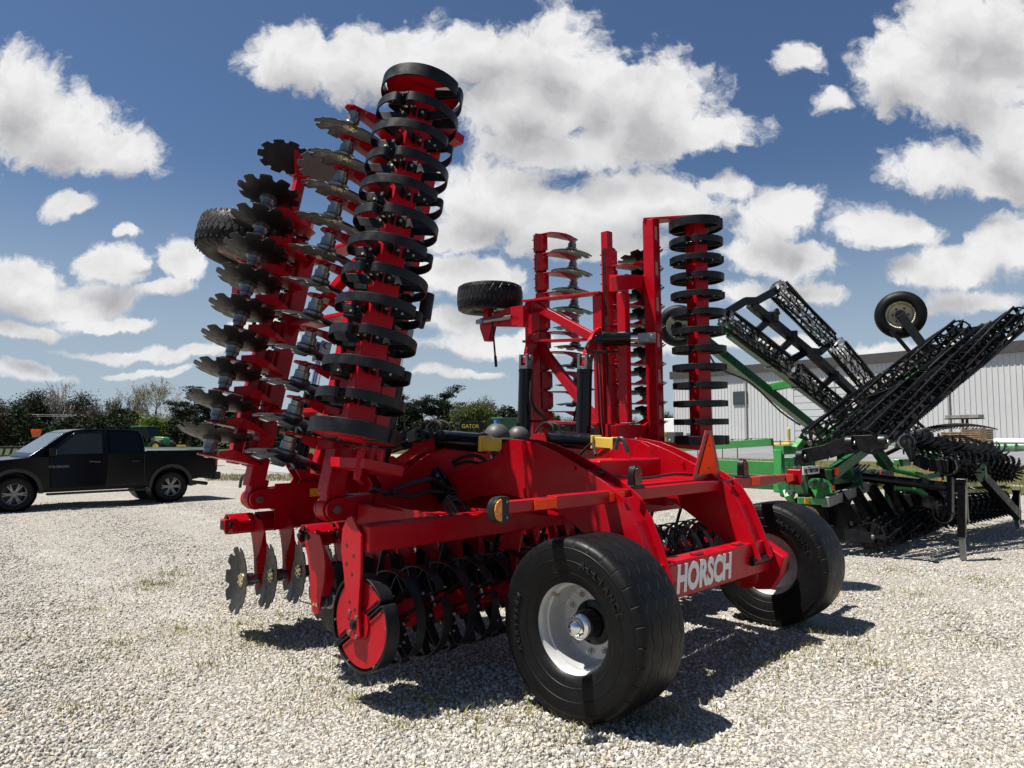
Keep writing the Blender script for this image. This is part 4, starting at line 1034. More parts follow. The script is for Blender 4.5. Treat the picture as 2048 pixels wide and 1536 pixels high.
for (a, sz, m_) in (((1640, 965, 12.2), (.7, .5, .5), BLK), ((1680, 975, 12.6), (.6, .6, .35), BLK), ((1600, 950, 12.0), (.35, .4, .6), GRN2), ((1710, 960, 12.8), (.7, .5, .4), GRN2), ((1750, 955, 13.2), (.9, .4, .25), BLK)):
    mb = MB(); mb.bx(w3(*a), sz); GH.add(mb, 'frame_core', m_, .02)
mb = MB(); mb.plate([w3(a, b, 10.75) for a, b in ((1597, 930), (1606, 934), (1609, 955), (1602, 968), (1594, 962), (1598, 948))], F * .015); GH.add(mb, 'latch_plate', pbr('bare_steel', (.16, .15, .12), .4, .6), .003)
mb = MB(); mb.bx(w3(1668, 945, 10.6), (.06, .05, .13)); LP_ = GH.add(mb, 'side_lamp', BLK, .006)
mb = MB(); mb.bx(w3(1673, 943, 10.55), (.05, .04, .10)); mb.build('lens', ORR, LP_, .004)
mb = MB(); mb.bx(w3(1667, 976, 10.6), (.075, .006, .075)); GH.add(mb, 'reflector', ORR, .001)
GH.bar(w3(1667, 955, 10.62), w3(1667, 985, 10.62), .07, .012, 'marker_strip', BLK, up=F)
# slanted coulter legs and the rolling crescents at the ground
for k in range(6):
    a = w3(1672 + k * 34, 985 - k * 6, 11.0 + k * .35); b = w3(1712 + k * 34, 1052 - k * 9, 10.8 + k * .35)
    GH.bar(a, b, .022, .20, 'coulter_leg', BLKG, up=F); c = w3(1697 + k * 34, 1046 - k * 9, 10.7 + k * .35); GH.rod(c - F * .03 , c - F * .06, .035, 'bolt', ZINC, 8)
    mb = MB(); c = w3(1690 + k * 34, 1040 - k * 8, 11.4 + k * .35); x, y = perp(U); mb.plate([c + (F * math.cos(t) + Z * math.sin(t)) * (.24 - (.03 if j % 4 == 0 else 0)) for j, t in enumerate([2 * math.pi * q / 48 for q in range(48)])], U * .008); GH.add(mb, 'coulter_disc', DISC, 0, smooth=30)
ra, rb_ = w3(1742, 1076, 10.6), w3(1862, 1022, 12.9); ra.z = rb_.z = .26
basket(GH, ra, rb_, .46, nb=9, twist=1.3, teeth=.07)
mb = MB(); ax = (rb_ - ra).normalized(); x, y = perp(ax)
for k in range(11):
    c = ra.lerp(rb_, (k + .5) / 11)
    for q in range(6):
        a0 = 2 * math.pi * q / 6 + k * .35; pts = []
        for j in range(7): t = a0 + j * .15; pts.append(c + (x * math.cos(t) + y * math.sin(t)) * (.245 - .055 * math.sin(j / 6 * math.pi)))
        for j in range(7): t = a0 + (6 - j) * .15; pts.append(c + (x * math.cos(t) + y * math.sin(t)) * .13)
        mb.plate(pts, ax * .02)
GH.add(mb, 'crescent_teeth', BLK, 0, smooth=0)
mb = MB(); mb.plate([w3(*p) for p in ((1655, 1055, 10.7), (1665, 1052, 10.7), (1738, 1064, 10.45), (1752, 1075, 10.4), (1744, 1086, 10.4), (1660, 1078, 10.7))], F * .03); GH.add(mb, 'roller_arm', BLK, .004)
c = w3(1741, 1074, 10.4); GH.rod(c - F * .02, c - F * .05, .035, 'bolt', ZINC, 10)
mb = MB()
for k in range(5): mb.box(w3(1640 + k * 12, 1030, 11.5), w3(1655 + k * 12, 985, 11.6), .02, .12)
GH.add(mb, 'scraper_rack', BLK, .003)
for k in range(3):
    mb = MB(); mb.tube([w3(*p) for p in ((1650 + k * 16, 950, 11.4), (1680 + k * 14, 955 + k * 4, 11.2), (1700 + k * 12, 945, 11.5), (1722 + k * 8, 930, 11.9))], .016); GH.add(mb, 'hose', HOSE, 0)
# fender wheel glimpsed under the frame
cream_wheel(GH, w3(1615, 1035, 11.6), U * -1 + F * -.3, .70, .24)

# ================================================================== second harrow with spiked rollers, behind and to the right
SH = Rig('spiked_roller_harrow', 'black and green harrow with spiked rollers, standing on two jack stands', 'harrow', MI @ V((8.6, 11.6, 0)))
def spike_roller(P0, P1, D, n=26, name='spiked_roller'):
    P0, P1 = V(P0), V(P1); ax = (P1 - P0).normalized(); x, y = perp(ax); r = D / 2; mb = MB()
    mb.cyl(P0, P1, r * .42, n=18)
    for k in range(n):
        c = P0.lerp(P1, (k + .5) / n)
        for q in range(10):
            a0 = 2 * math.pi * q / 10 + k * .27; pts = []
            for j in range(4): t = a0 + j * .16; rr = r * (.40 + .2 * j); pts.append(c + (x * math.cos(t) + y * math.sin(t)) * rr)
            for j in range(4): t = a0 + (3 - j) * .16 + .10 + .06 * j; rr = r * (1.0 - .2 * j); pts.append(c + (x * math.cos(t) + y * math.sin(t)) * rr)
            mb.plate(pts, ax * .018)
    b = SH.add(mb, name, BLK, 0, smooth=25)
    mb = MB(); mb.lathe([(0, -.03), (r * .62, -.03), (r * .66, -.02), (r * .66, .0), (r * .5, .0), (.05, -.01), (.05, -.06), (0, -.06)], P0, ax, 32); mb.build('roller_end', BLKG, b)
    mb = MB(); mb.lathe([(r * .52, -.035), (r * .62, -.035), (r * .62, -.031), (r * .52, -.031)], P0, ax, 32, closed=True); mb.cyl(P0 - ax * .08, P0 - ax * .05, .03, n=8); mb.build('end_ring', ZINC, b)
    return b
spike_roller(w3(1896, 932, 11.6), w3(2024, 938, 13.4), .50)
spike_roller(w3(1815, 884, 12.2), w3(1996, 908, 14.6), .46, 30)
spike_roller(w3(1887, 1028, 11.5), w3(2014, 1006, 13.8), .48)
spike_roller(w3(1805, 1002, 12.4), w3(1900, 985, 15.5), .42, 20)
def hrail(p, name, mat=BLK, wd=.05, ht=.20):
    mb = MB(); q = [w3(*a) for a in p]
    for a, b in zip(q[:-1], q[1:]): mb.box(a, b, wd, ht)
    return SH.add(mb, name, mat, .008)
hrail(((1812, 884, 12.0), (1830, 918, 11.8), (1858, 930, 11.6), (1896, 932, 11.4)), 'link_arm')
hrail(((1803, 1002, 12.2), (1845, 1000, 11.9), (1866, 1006, 11.6), (1888, 1030, 11.3)), 'link_arm')
# raised tine comb over the back roller
mb = MB()
for k in range(34):
    t = k / 33; a = w3(1768 + 190 * t, 912 - 52 * math.sin(math.pi * (.12 + .55 * t)) - 4 * t, 12.4 + 2 * t); mb.tube([a, a + V((.06, -.10, .10)), a + V((.10, -.30, .04))], .012, n=5, smooth=2)
SH.add(mb, 'tine_comb', BLK, 0)
hrail(((1764, 912, 12.3), (1830, 880, 13.0), (1920, 872, 14.0), (1990, 895, 14.6)), 'comb_bar', BLK, .05, .06)
SH.rod(w3(1722, 954, 11.6), w3(1900, 974, 11.2), .075, 'spreader_tube', BLKG, 24)
SH.bar(w3(1901, 955, 11.2), w3(1901, 1026, 11.1), .16, .07, 'mast_post', BLK, up=F)
for xx in (1908, 1918): SH.bar(w3(xx, 955, 11.6), w3(xx, 985, 11.6), .04, .12, 'mast_plate', BLK, up=F)
mb = MB(); mb.plate([w3(a, b, 12.0) for a, b in ((1955, 925), (1972, 930), (1974, 955), (1962, 965), (1950, 950))], U * .12); SH.add(mb, 'strut_bracket', GRN2, .01)
SH.bar(w3(1962, 950, 12.0), w3(2035, 1030, 13.2), .12, .16, 'strut', BLK)
def jack(px, top, split, bot, d):
    a, m_, b = w3(px, top, d), w3(px, split, d), w3(px + 3, bot, d); b.z = 0
    mb = MB(); mb.box(a, m_, .10, .10, up=F); mb.box(a + Z * .0, a + Z * .06, .125, .125, up=F); j = SH.add(mb, 'jack_stand', BLKG, .008)
    mb = MB(); mb.box(m_ + Z * .02, b, .072, .072, up=F); mb.build('inner_leg', ZINC, j, .006)
    mb = MB(); mb.tube([a + V((.08, -.02, .02)), a + V((.16, -.02, -.02)), a + V((.17, -.02, -.5)), a + V((.26, -.02, -.55))], .012, n=6); mb.build('jack_handle', ZINC, j)
jack(1924, 966, 1075, 1119, 10.1); jack(2033, 986, 1040, 1056, 13.4)
for p in (((1770, 935, 12.2), (1830, 948, 12.2), (1852, 955, 12.4)), ((1790, 975, 11.9), (1830, 978, 11.8), (1850, 992, 11.8)), ((1852, 955, 12.4), (1900, 945, 13.0)), ((1790, 890, 13.5), (1850, 905, 13.4)), ((1755, 925, 12.6), (1790, 940, 12.4)), ((1920, 958, 12.6), (1950, 962, 13.4))):
    mb = MB(); mb.tube([w3(*a) for a in p], .05, n=10); SH.add(mb, 'frame_tube', GRN, 0)
for p, sz in (((1868, 918, 12.8), (.3, .2, .2)), ((1785, 990, 12.2), (.2, .2, .2)), ((1910, 968, 11.9), (.12, .1, .25)), ((1805, 925, 12.8), (.5, .15, .12))):
    mb = MB(); mb.bx(w3(*p), sz); SH.add(mb, 'frame_box', GRN, .012)
for p in ((1762, 948, 11.9), (1883, 962, 11.5), (1796, 932, 12.0)):
    mb = MB(); mb.bx(w3(*p), (.07, .01, .08)); SH.add(mb, 'reflector', ORR, .002)
# lattice of dark tine frames
mb = MB()
for k in range(9): mb.tube([w3(1905 + k * 9, 975, 14.5 - k * .1), w3(1925 + k * 10, 985, 13.8), w3(1935 + k * 10, 1005, 13.0)], .014, n=5, smooth=2)
for yy in (978, 990, 1002): mb.box(w3(1900, yy, 14.2 - (yy - 978) * .04), w3(2010, yy - 6, 14.0 - (yy - 978) * .04), .04, .04)
SH.add(mb, 'tine_frame', BLK, 0, smooth=0)
hrail(((1935, 950, 14.6), (1985, 965, 14.2), (2010, 990, 13.9)), 'comb_bar', GREYP, .05, .06)
hrail(((1900, 1008, 12.2), (1998, 996, 13.6)), 'roller_beam', BLK, .08, .08)
SH.rod(w3(1995, 975, 14.6), w3(2020, 976, 14.6), .02, 'pin', BLK, 8)
# ================================================================== black pickup, left, with its driver door ajar
PAINT = pbr('black_car_paint', (.002, .0023, .004), .16, var=.05, rvar=.02, coat=.06, spec=.16)
GLASS = pbr('dark_car_glass', (.003, .0035, .004), .03, var=.02, rvar=.01, spec=.3)
PLAST = pbr('black_plastic', (.012, .012, .013), .55)
ALLOY = pbr('grey_alloy', (.22, .22, .22), .3, .7)
hx, hy = -.688, -.726
wl, wr = on_ground(27, 1024.5), on_ground(341, 1003.5)
hd = (wl - wr); hd.z = 0; WB = hd.length; hd.normalize(); lf = V((-hd.y, hd.x, 0))
TO = wr - lf * .92
PK = thing('pickup_truck', 'black crew cab pickup parked on gravel with its driver door ajar', 'pickup', TO, math.atan2(hd.y, hd.x))
def tb(mb, n, m=PAINT, bevel=.02, parent=PK, **kw): return mb.build(n, m, parent, bevel, **kw)
def arch(cx, r, z0, a0=0, a1=180, n=10): return [(cx + r * math.cos(rad(a0 + (a1 - a0) * k / n)), z0 + r * math.sin(rad(a0 + (a1 - a0) * k / n))) for k in range(n + 1)]
# lower body in two widths
side = [(-1.20, 1.27), (-1.17, 1.32), (.60, 1.33), (.66, 1.30), (2.9, 1.22), (3.3, 1.20), (4.1, 1.13), (4.25, 1.0), (4.27, .62), (4.1, .50)] + arch(WB, .50, .42, 0, 180) + [(WB - .52, .44), (.52, .44)] + arch(0, .50, .42, 0, 180) + [(-.55, .55), (-1.16, .66), (-1.22, .8)]
mb = MB(); mb.plate([V((x, 0, z)) for x, z in side], V((0, 1.80, 0))); tb(mb, 'body', bevel=.06, seg=4)
# cab with tumblehome
def cy(z): return .90 - .17 * max(0, (z - 1.22)) / .64
cab = [(.64, 1.20), (.66, 1.55), (.71, 1.75), (.80, 1.84), (1.20, 1.87), (2.00, 1.87), (2.25, 1.84), (2.42, 1.78), (3.16, 1.24), (3.16, 1.20)]
mb = MB(); A = mb.vs([V((x, cy(z), z)) for x, z in cab]); B = mb.vs([V((x, -cy(z), z)) for x, z in cab]); n = len(cab)
for i in range(n): mb.f([A[i], A[(i + 1) % n], B[(i + 1) % n], B[i]])
mb.f(A); mb.f(B[::-1]); tb(mb, 'cab', bevel=.045, seg=4)
def side_plate(pts, off, th, name, mat, parent=PK, bevel=.004, M=None, sgn=1):
    mb = MB(); mb.plate([V((x, sgn * (cy(z) + off), z)) for x, z in pts], V((0, th, th * .26))); return mb.build(name, mat, parent, bevel, M=M)
for sgn in (1, -1):
    side_plate([(.78, 1.30), (.80, 1.72), (.88, 1.77), (1.46, 1.79), (1.47, 1.27)], .004, .014, 'rear_window', GLASS, sgn=sgn)
mb = MB(); mb.plate([V((3.09, s * .80, 1.27)) for s in (-1, 1)] + [V((2.43, s * .70, 1.765)) for s in (1, -1)], V((.02, 0, .026))); tb(mb, 'windscreen', pbr('windscreen_glass', (.10, .11, .12), .06, spec=.8), .004)
# the open driver door: panel, window and mirror swing about the front edge
HX, HY = 2.74, cy(1.22) + .0
DM = Matrix.Translation((HX, HY, 0)) @ Matrix.Rotation(rad(-14), 4, 'Z')
def dp(x, z): return V((x - HX, cy(z) - HY + .012, z))
dpts = [(1.60, .50), (2.70, .50), (2.74, 1.0), (2.76, 1.25), (2.70, 1.40), (2.36, 1.72), (2.24, 1.80), (1.62, 1.80), (1.56, 1.30), (1.56, .70)]
mb = MB(); mb.plate([dp(x, z) for x, z in dpts], V((0, .055, .012))); DR = tb(mb, 'door', M=DM, bevel=.015)
mb = MB(); mb.plate([dp(x, z) + V((0, .034, 0)) for x, z in ((1.68, 1.29), (2.66, 1.27), (2.62, 1.38), (2.31, 1.69), (2.20, 1.75), (1.72, 1.76))], V((0, .012, .003))); mb.build('window', pbr('door_glass', (.018, .021, .022), .04, spec=.4), DR, .003)
mb = MB(); mb.box(dp(1.72, 1.08) + V((0, .05, 0)), dp(1.95, 1.09) + V((0, .05, 0)), .03, .035); mb.build('handle', PLAST, DR, .008)
mb = MB(); mb.bx(dp(2.70, 1.33) + V((0, .16, 0)), (.14, .20, .19)); mb.box(dp(2.72, 1.28), dp(2.70, 1.28) + V((0, .12, 0)), .06, .06); MR = mb.build('mirror', PAINT, DR, .025)
mb = MB(); mb.bx(dp(2.625, 1.33) + V((0, .16, 0)), (.006, .16, .14)); mb.build('mirror_glass', CHROME, MR, .003)
mb = MB(); mb.bx((1.63, .805, .86), (.20, .2, .72)); mb.box((1.63, cy(1.25) - .09, 1.25), (1.63, cy(1.78) - .09, 1.78), .2, .2, up=F); tb(mb, 'door_opening', pbr('cabin_dark', (.004, .004, .004), .9), .01)  # dark box on the solid body, the gap's shade put into its colour
text_obj('lettering', 'COLORADO', .072, ALLOY, DR, frame_m(dp(2.56, .99) + V((0, .036, 0)), V((-1, 0, 0)), Z, V((0, 1, 0))), depth=.004)
text_obj('lettering', '4X4', .10, SILV, PK, frame_m((-.98, .906, 1.16), V((-1, 0, 0)), Z, V((0, 1, 0))), depth=.004, bold=.002)
# rear door shut lines and handle, flares, sill, step, bumper, lamps
mb = MB()
for pts in (((.66, .50), (.66, 1.25)), ((1.53, .50), (1.53, 1.22)), ((.66, .52), (1.53, .50))):
    (x0, z0), (x1, z1) = pts; mb.box((x0, .899, z0), (x1, .899, z1), .012, .012)
tb(mb, 'door_gap', PLAST, 0)
mb = MB(); mb.box((.78, .93, 1.07), (.98, .93, 1.07), .03, .035); tb(mb, 'handle', PLAST, .008)
for cx in (0, WB):
    for s in (1, -1):
        mb = MB(); o = arch(cx, .56, .42, -4, 184, 16); i_ = arch(cx, .47, .42, -4, 184, 16); mb.plate([V((x, s * .905, z)) for x, z in o + i_[::-1]], V((0, .06, 0))); tb(mb, 'fender_flare', PLAST, .012)
        mb = MB(); mb.lathe([(0, -.2), (.46, -.2), (.47, .2)], (cx, s * .62, .42), V((0, s, 0)), 24); tb(mb, 'wheel_well', pbr_hole2 if 'pbr_hole2' in globals() else PLAST, 0)
for s in (1, -1):
    mb = MB(); mb.box((.60, s * .93, .36), (WB - .62, s * .93, .36), .12, .05); tb(mb, 'side_step', PLAST, .015)
mb = MB(); mb.box((-1.26, -.85, .62), (-1.26, .85, .62), .18, .2); tb(mb, 'bumper', PLAST, .03)
mb = MB(); mb.bx((-1.19, .86, 1.06), (.06, .10, .32)); tb(mb, 'tail_lamp', pbr('tail_lamp_red', (.30, .01, .012), .15), .012)
mb = MB(); mb.cyl((-1.1, -.5, .40), (-1.1, .5, .40), .05); mb.box((-.9, .3, .42), (4.0, .3, .42), .1, .12); mb.box((-.9, -.3, .42), (4.0, -.3, .42), .1, .12); tb(mb, 'chassis', PLAST, 0)
mb = MB(); mb.box((.75, .3, 1.2), (1.2, .3, 1.62), .45, .15); mb.box((.75, -.3, 1.2), (1.2, -.3, 1.62), .45, .15)
for cx in (0, WB):
    for s in (1, -1):
        wh = bpy.data.objects.new('wheel', None); COL.objects.link(wh); wh.parent = PK; wh.empty_display_size = .2
        wh.matrix_local = frame_m((cx, s * .80, .395), V((s, 0, 0)), Z, V((0, -s, 0))) if False else frame_m((cx, s * .80, .395), V((-s, 0, 0)), Z, V((0, s, 0)))
        mb = MB(); mb.lathe([(.245, -.11), (.27, -.125), (.33, -.135), (.375, -.125), (.392, -.09), (.395, 0), (.392, .09), (.375, .125), (.33, .135), (.27, .125), (.245, .11)], (0, 0, 0), Z, 56); mb.build('tyre', TYRE_R, wh, smooth=60)
        mb = MB(); mb.lathe([(.245, .11), (.258, .125), (.245, .118), (.225, .08), (.22, -.05), (.04, -.05)], (0, 0, 0), Z, 40); mb.build('rim', pbr('rim_dark', (.02, .02, .02), .4) if 'rim_dark' not in bpy.data.materials else bpy.data.materials['rim_dark'], wh)
        mb = MB(); mb.lathe([(.228, .10), (.252, .122), (.256, .112), (.228, .095)], (0, 0, 0), Z, 40, closed=True); mb.cyl((0, 0, .05), (0, 0, .10), .055, n=18)
        for k in range(6):
            a = 2 * math.pi * k / 6
            for d in (-.13, .13):
                mb.box((.04 * math.cos(a), .04 * math.sin(a), .085), (.235 * math.cos(a + d), .235 * math.sin(a + d), .112), .038, .02, w1=.026)
        mb.build('spokes', ALLOY, wh, .004)
        mb = MB(); [mb.cyl((.075 * math.cos(k), .075 * math.sin(k), .09), (.075 * math.cos(k), .075 * math.sin(k), .107), .012, n=6) for k in [2 * math.pi * q / 6 + .5 for q in range(6)]]; mb.cyl((0, 0, .1), (0, 0, .108), .032, n=16); mb.build('wheel_nuts', ZINC, wh)
# ================================================================== ground
def mat_gravel():
    m = bpy.data.materials.new('white_gravel'); m.use_nodes = True; t = NT(m.node_tree); b = t.n['Principled BSDF']
    ob = t.new('ShaderNodeNewGeometry').outputs['Position']
    wob = t.vm('MULTIPLY_ADD', t.vm('SUBTRACT', t.noise(ob, 30, 2, out=1), (.5, .5, .5)), (.012, .012, .012), ob)
    v = t.new('ShaderNodeTexVoronoi', feature='F1'); t.l.new(wob, v.inputs['Vector']); v.inputs['Scale'].default_value = 46
    v2 = t.new('ShaderNodeTexVoronoi', feature='F1'); t.l.new(wob, v2.inputs['Vector']); v2.inputs['Scale'].default_value = 24
    hs = t.new('ShaderNodeSeparateColor'); t.l.new(v.outputs['Color'], hs.inputs[0])
    c = t.ramp(hs.outputs[0], [(0, (0.211, 0.192, 0.167)), (.18, (0.332, 0.315, 0.278)), (.5, (0.442, 0.426, 0.385)), (.8, (0.519, 0.502, 0.456)), (.93, (0.442, 0.364, 0.258)), (1, (0.608, 0.595, 0.558))])
    gap = t.rng(v.outputs['Distance'], .25, .75)
    c = t.mix(t.m('MULTIPLY', gap, .85), c, (0.123, 0.110, 0.095))
    # patches: finer, dirtier or greener ground, each with its own outline
    n1 = t.noise(ob, .55, 6, .62); n2 = t.noise(ob, 2.3, 6, .65); n3 = t.noise(t.vm('ADD', ob, (7, 3, 0)), .33, 5, .6)
    c = t.mix(t.m('MULTIPLY', t.rng(n1, .47, .68), .38), c, (0.276, 0.249, 0.200))
    c = t.mix(t.m('MULTIPLY', t.rng(n2, .55, .74), .30), c, (0.211, 0.181, 0.133))
    gr = t.m('MULTIPLY', t.rng(n3, .52, .68), t.rng(t.noise(ob, 5.5, 6, .7), .48, .66))
    c = t.mix(t.m('MULTIPLY', gr, .68), c, (.185, .17, .07))
    # faint compacted wheel tracks
    sp_ = t.new('ShaderNodeSeparateXYZ'); t.l.new(ob, sp_.inputs[0])
    tr_ = t.m('ADD', t.m('MULTIPLY', sp_.outputs[0], .70), t.m('MULTIPLY', sp_.outputs[1], .71))
    tr_ = t.m('ADD', tr_, t.m('MULTIPLY', t.noise(ob, .25, 2), 2.0))
    tk = t.rng(t.m('PINGPONG', tr_, 1.9), .0, .42, 1.0, 0.0)
    c = t.mix(t.m('MULTIPLY', t.m('MULTIPLY', tk, t.rng(t.noise(ob, .9, 4), .4, .65)), .35), c, (.46, .445, .40))
    t.l.new(c, b.inputs['Base Color']); b.inputs['Roughness'].default_value = .9; b.inputs['Specular IOR Level'].default_value = .2
    h = t.m('ADD', t.m('MULTIPLY', t.m('SUBTRACT', 1.0, v.outputs['Distance']), .7), t.m('MULTIPLY', t.m('SUBTRACT', 1.0, v2.outputs['Distance']), .5))
    bp = t.new('ShaderNodeBump'); bp.inputs['Strength'].default_value = 1.0; bp.inputs['Distance'].default_value = .022
    t.l.new(h, bp.inputs['Height']); t.l.new(bp.outputs[0], b.inputs['Normal'])
    return m
GRAV = mat_gravel()
mb = MB()
NX, NY = 120, 90
def gz(x, y): return .018 * math.sin(x * .9 + 1.3) * math.sin(y * .7) + .012 * math.sin(x * 2.1 + y * 1.7) if y < 30 else 0
xs = [-1500, -400, -120, -60] + [-30 + 60 * k / 80 for k in range(81)] + [60, 120, 400, 1500]
ys = [-60, -10] + [1 + 29 * k / 60 for k in range(61)] + [40, 60, 100, 200, 500, 2500]
gv = [[mb.bm.verts.new((x, y, gz(x, y) - .012 if (2 < y < 29 and -29 < x < 29) else -.012)) for x in xs] for y in ys]
for j in range(len(ys) - 1):
    for i in range(len(xs) - 1): mb.f([gv[j][i], gv[j][i + 1], gv[j + 1][i + 1], gv[j + 1][i]])
tag(mb.build('ground', GRAV, None, smooth=180), kind='structure')
def mat_grass(name, c1, c2, c3):
    m = bpy.data.materials.new(name); m.use_nodes = True; t = NT(m.node_tree); b = t.n['Principled BSDF']
    ob = t.new('ShaderNodeNewGeometry').outputs['Position']
    c = t.mix(t.rng(t.noise(ob, .35, 6, .65), .36, .62), c1, c2); c = t.mix(t.m('MULTIPLY', t.rng(t.noise(ob, 3.0, 7, .7), .45, .62), .75), c, c3)
    t.l.new(c, b.inputs['Base Color']); b.inputs['Roughness'].default_value = .95; b.inputs['Specular IOR Level'].default_value = .1
    bp = t.new('ShaderNodeBump'); bp.inputs['Distance'].default_value = .12; bp.inputs['Strength'].default_value = 1
    t.l.new(t.noise(ob, 9, 6, .75), bp.inputs['Height']); t.l.new(bp.outputs[0], b.inputs['Normal']); return m
LAWN = mat_grass('dry_lawn', (.085, .095, .026), (.15, .125, .055), (.06, .075, .02))
FIELD = mat_grass('field_grass', (.05, .062, .022), (.075, .075, .03), (.035, .05, .016))
def sheet(name, pts, z, mat): mb = MB(); mb.f(mb.vs([V((x, y, z if len(p_) == 2 else p_[2])) for p_ in pts for x, y in [p_[:2]]])); return tag(mb.build(name, mat, None, smooth=0), kind='structure')
# lawn strip beside the fence: its near edge is ragged
e0, e1 = on_ground(1418, 962), on_ground(2048, 992); ed = (e1 - e0).normalized(); en = V((-ed.y, ed.x, 0)); en = en if en.y > 0 else -en
near = []; L0 = -14
while L0 < 46: p = e0 + ed * L0 + en * random.uniform(-.25, .25); near.append(p); L0 += .7
mb = MB(); far_ = [p + en * 24.3 for p in near]
A_ = [mb.bm.verts.new((p.x, p.y, .006)) for p in near]; B_ = [mb.bm.verts.new((p.x, p.y, .006)) for p in far_]
for i in range(len(near) - 1): mb.f([A_[i], A_[i + 1], B_[i + 1], B_[i]])
tag(mb.build('lawn', LAWN, None, smooth=0), kind='structure')
# grass tufts standing on the lawn and along its edge
def blades(name, spots, mat, h0, h1, wd, lean=.5):
    vs, fs = [], []
    for (x, y, z) in spots:
        a = random.random() * 6.283; h = random.uniform(h0, h1); dx, dy = math.cos(a) * wd, math.sin(a) * wd; b_ = random.random() * 6.283; q = random.random() * lean * h; ox, oy = math.cos(b_) * q, math.sin(b_) * q
        i = len(vs); vs += [(x - dx, y - dy, z), (x + dx, y + dy, z), (x + dx * .6 + ox * .4, y + dy * .6 + oy * .4, z + h * .6), (x - dx * .6 + ox * .4, y - dy * .6 + oy * .4, z + h * .6), (x + ox, y + oy, z + h)]
        fs += [(i, i + 1, i + 2, i + 3), (i + 3, i + 2, i + 4)]
    me = bpy.data.meshes.new(name); me.from_pydata(vs, [], fs); me.materials.append(mat); o = bpy.data.objects.new(name, me); COL.objects.link(o); return tag(o, kind='stuff')
def leafmat(name, c, var=.38, trans=.22, rough=.75):
    m = bpy.data.materials.new(name); m.use_nodes = True; t = NT(m.node_tree); b = t.n['Principled BSDF']
    ob = t.new('ShaderNodeNewGeometry'); n = t.noise(ob.outputs['Position'], 1.1, 4, .7); r = ob.outputs['Random Per Island']
    k = t.m('MULTIPLY', t.rng(n, .3, .7, 1 - var, 1 + var), t.m('MULTIPLY_ADD', r, var * 1.4, 1 - var * .7))
    s = t.vm('SCALE', c); t.put(s.node.inputs['Scale'], k)
    t.l.new(s, b.inputs['Base Color']); b.inputs['Roughness'].default_value = rough; b.inputs['Specular IOR Level'].default_value = .1
    b.inputs['Transmission Weight'].default_value = 0
    tr = t.new('ShaderNodeBsdfTranslucent'); t.l.new(s, tr.inputs[0]); mxs = t.new('ShaderNodeMixShader'); mxs.inputs[0].default_value = trans
    out = t.n['Material Output']; t.l.new(b.outputs[0], mxs.inputs[1]); t.l.new(tr.outputs[0], mxs.inputs[2]); t.l.new(mxs.outputs[0], out.inputs[0])
    return m
BLADE = leafmat('weed_blades', (.10, .105, .030), .5); WEED = leafmat('yellow_green_weeds', (.27, .26, .06), .4); DRYB = leafmat('dry_blades', (.26, .22, .11), .4)
sp = []
for i in range(15000):
    p = near[0].lerp(near[-1], random.random()) + en * (random.random() ** 1.5 * 23 - .25); sp.append((p.x, p.y, 0))
blades('lawn_grass', sp, BLADE, .05, .16, .012)
# asphalt apron rising to the shed
SH0, SH1 = V((18.3, 80.5, .75)), V((38.3, 53.5, .75)); sdv = (SH1 - SH0).normalized(); SH2 = SH1 + sdv * 14; snrm = V((sdv.y, -sdv.x, 0)); snrm = snrm if snrm.y < 0 else -snrm
ASPH = pbr('asphalt', (.17, .172, .175), .85, var=.2, vscale=.25)
fa, fb = near[0] + en * 24, near[-1] + en * 24
mb = MB(); q0, q1 = SH0 - sdv * 60, SH2 + sdv * 20
mb.f(mb.vs([V((fa.x, fa.y, .010)), V((fb.x, fb.y, .010)), V((q1.x, q1.y, .74)), V((q0.x, q0.y, .74))])); tag(mb.build('asphalt_yard', ASPH, None, smooth=0), kind='structure')
q0, q1 = SH0 - sdv * 62, SH2 + sdv * 22
mb = MB(); mb.f(mb.vs([V((q0.x, q0.y, .736)), V((q1.x, q1.y, .736)), V((q1.x + 60, q1.y + 60, .736)), V((q0.x + 60, q0.y + 60, .736))])); tag(mb.build('yard_behind', ASPH, None, smooth=0), kind='structure')
# green field and grey track beyond the lot on the left
sheet('field', [(-400, 58), (-14, 58), (14, 92), (14, 420), (-400, 420)], .004, FIELD)
sheet('track', [(-14, 36), (-1.5, 24), (6, 31), (2, 50), (-12, 54)], .006, pbr('grey_gravel_track', (.26, .262, .265), .9, var=.2, vscale=8, bump=.6, bscale=30))
# near stones: real pebbles over the bump
STM = bpy.data.materials.new('limestone_pebbles'); STM.use_nodes = True
t = NT(STM.node_tree); b = t.n['Principled BSDF']; oi = t.new('ShaderNodeObjectInfo')
c = t.ramp(oi.outputs['Random'], [(0, (0.217, 0.204, 0.180)), (.2, (0.324, 0.308, 0.272)), (.55, (0.443, 0.426, 0.386)), (.85, (0.542, 0.523, 0.478)), (.95, (0.455, 0.366, 0.252)), (1, (0.629, 0.613, 0.588))])
c = t.mix(t.m('MULTIPLY', t.rng(t.noise(t.new('ShaderNodeTexCoord').outputs['Object'], 2.2, 5, .6), .45, .7), .45), c, (0.292, 0.268, 0.228))
t.l.new(c, b.inputs['Base Color']); b.inputs['Roughness'].default_value = .85; b.inputs['Specular IOR Level'].default_value = .25
rs = random.Random(3); pts = []
def clump(x, y): return .5 + .5 * math.sin(x * 1.7 + 2 * math.sin(y * .9)) * math.sin(y * 1.3 + math.sin(x * 2.3))
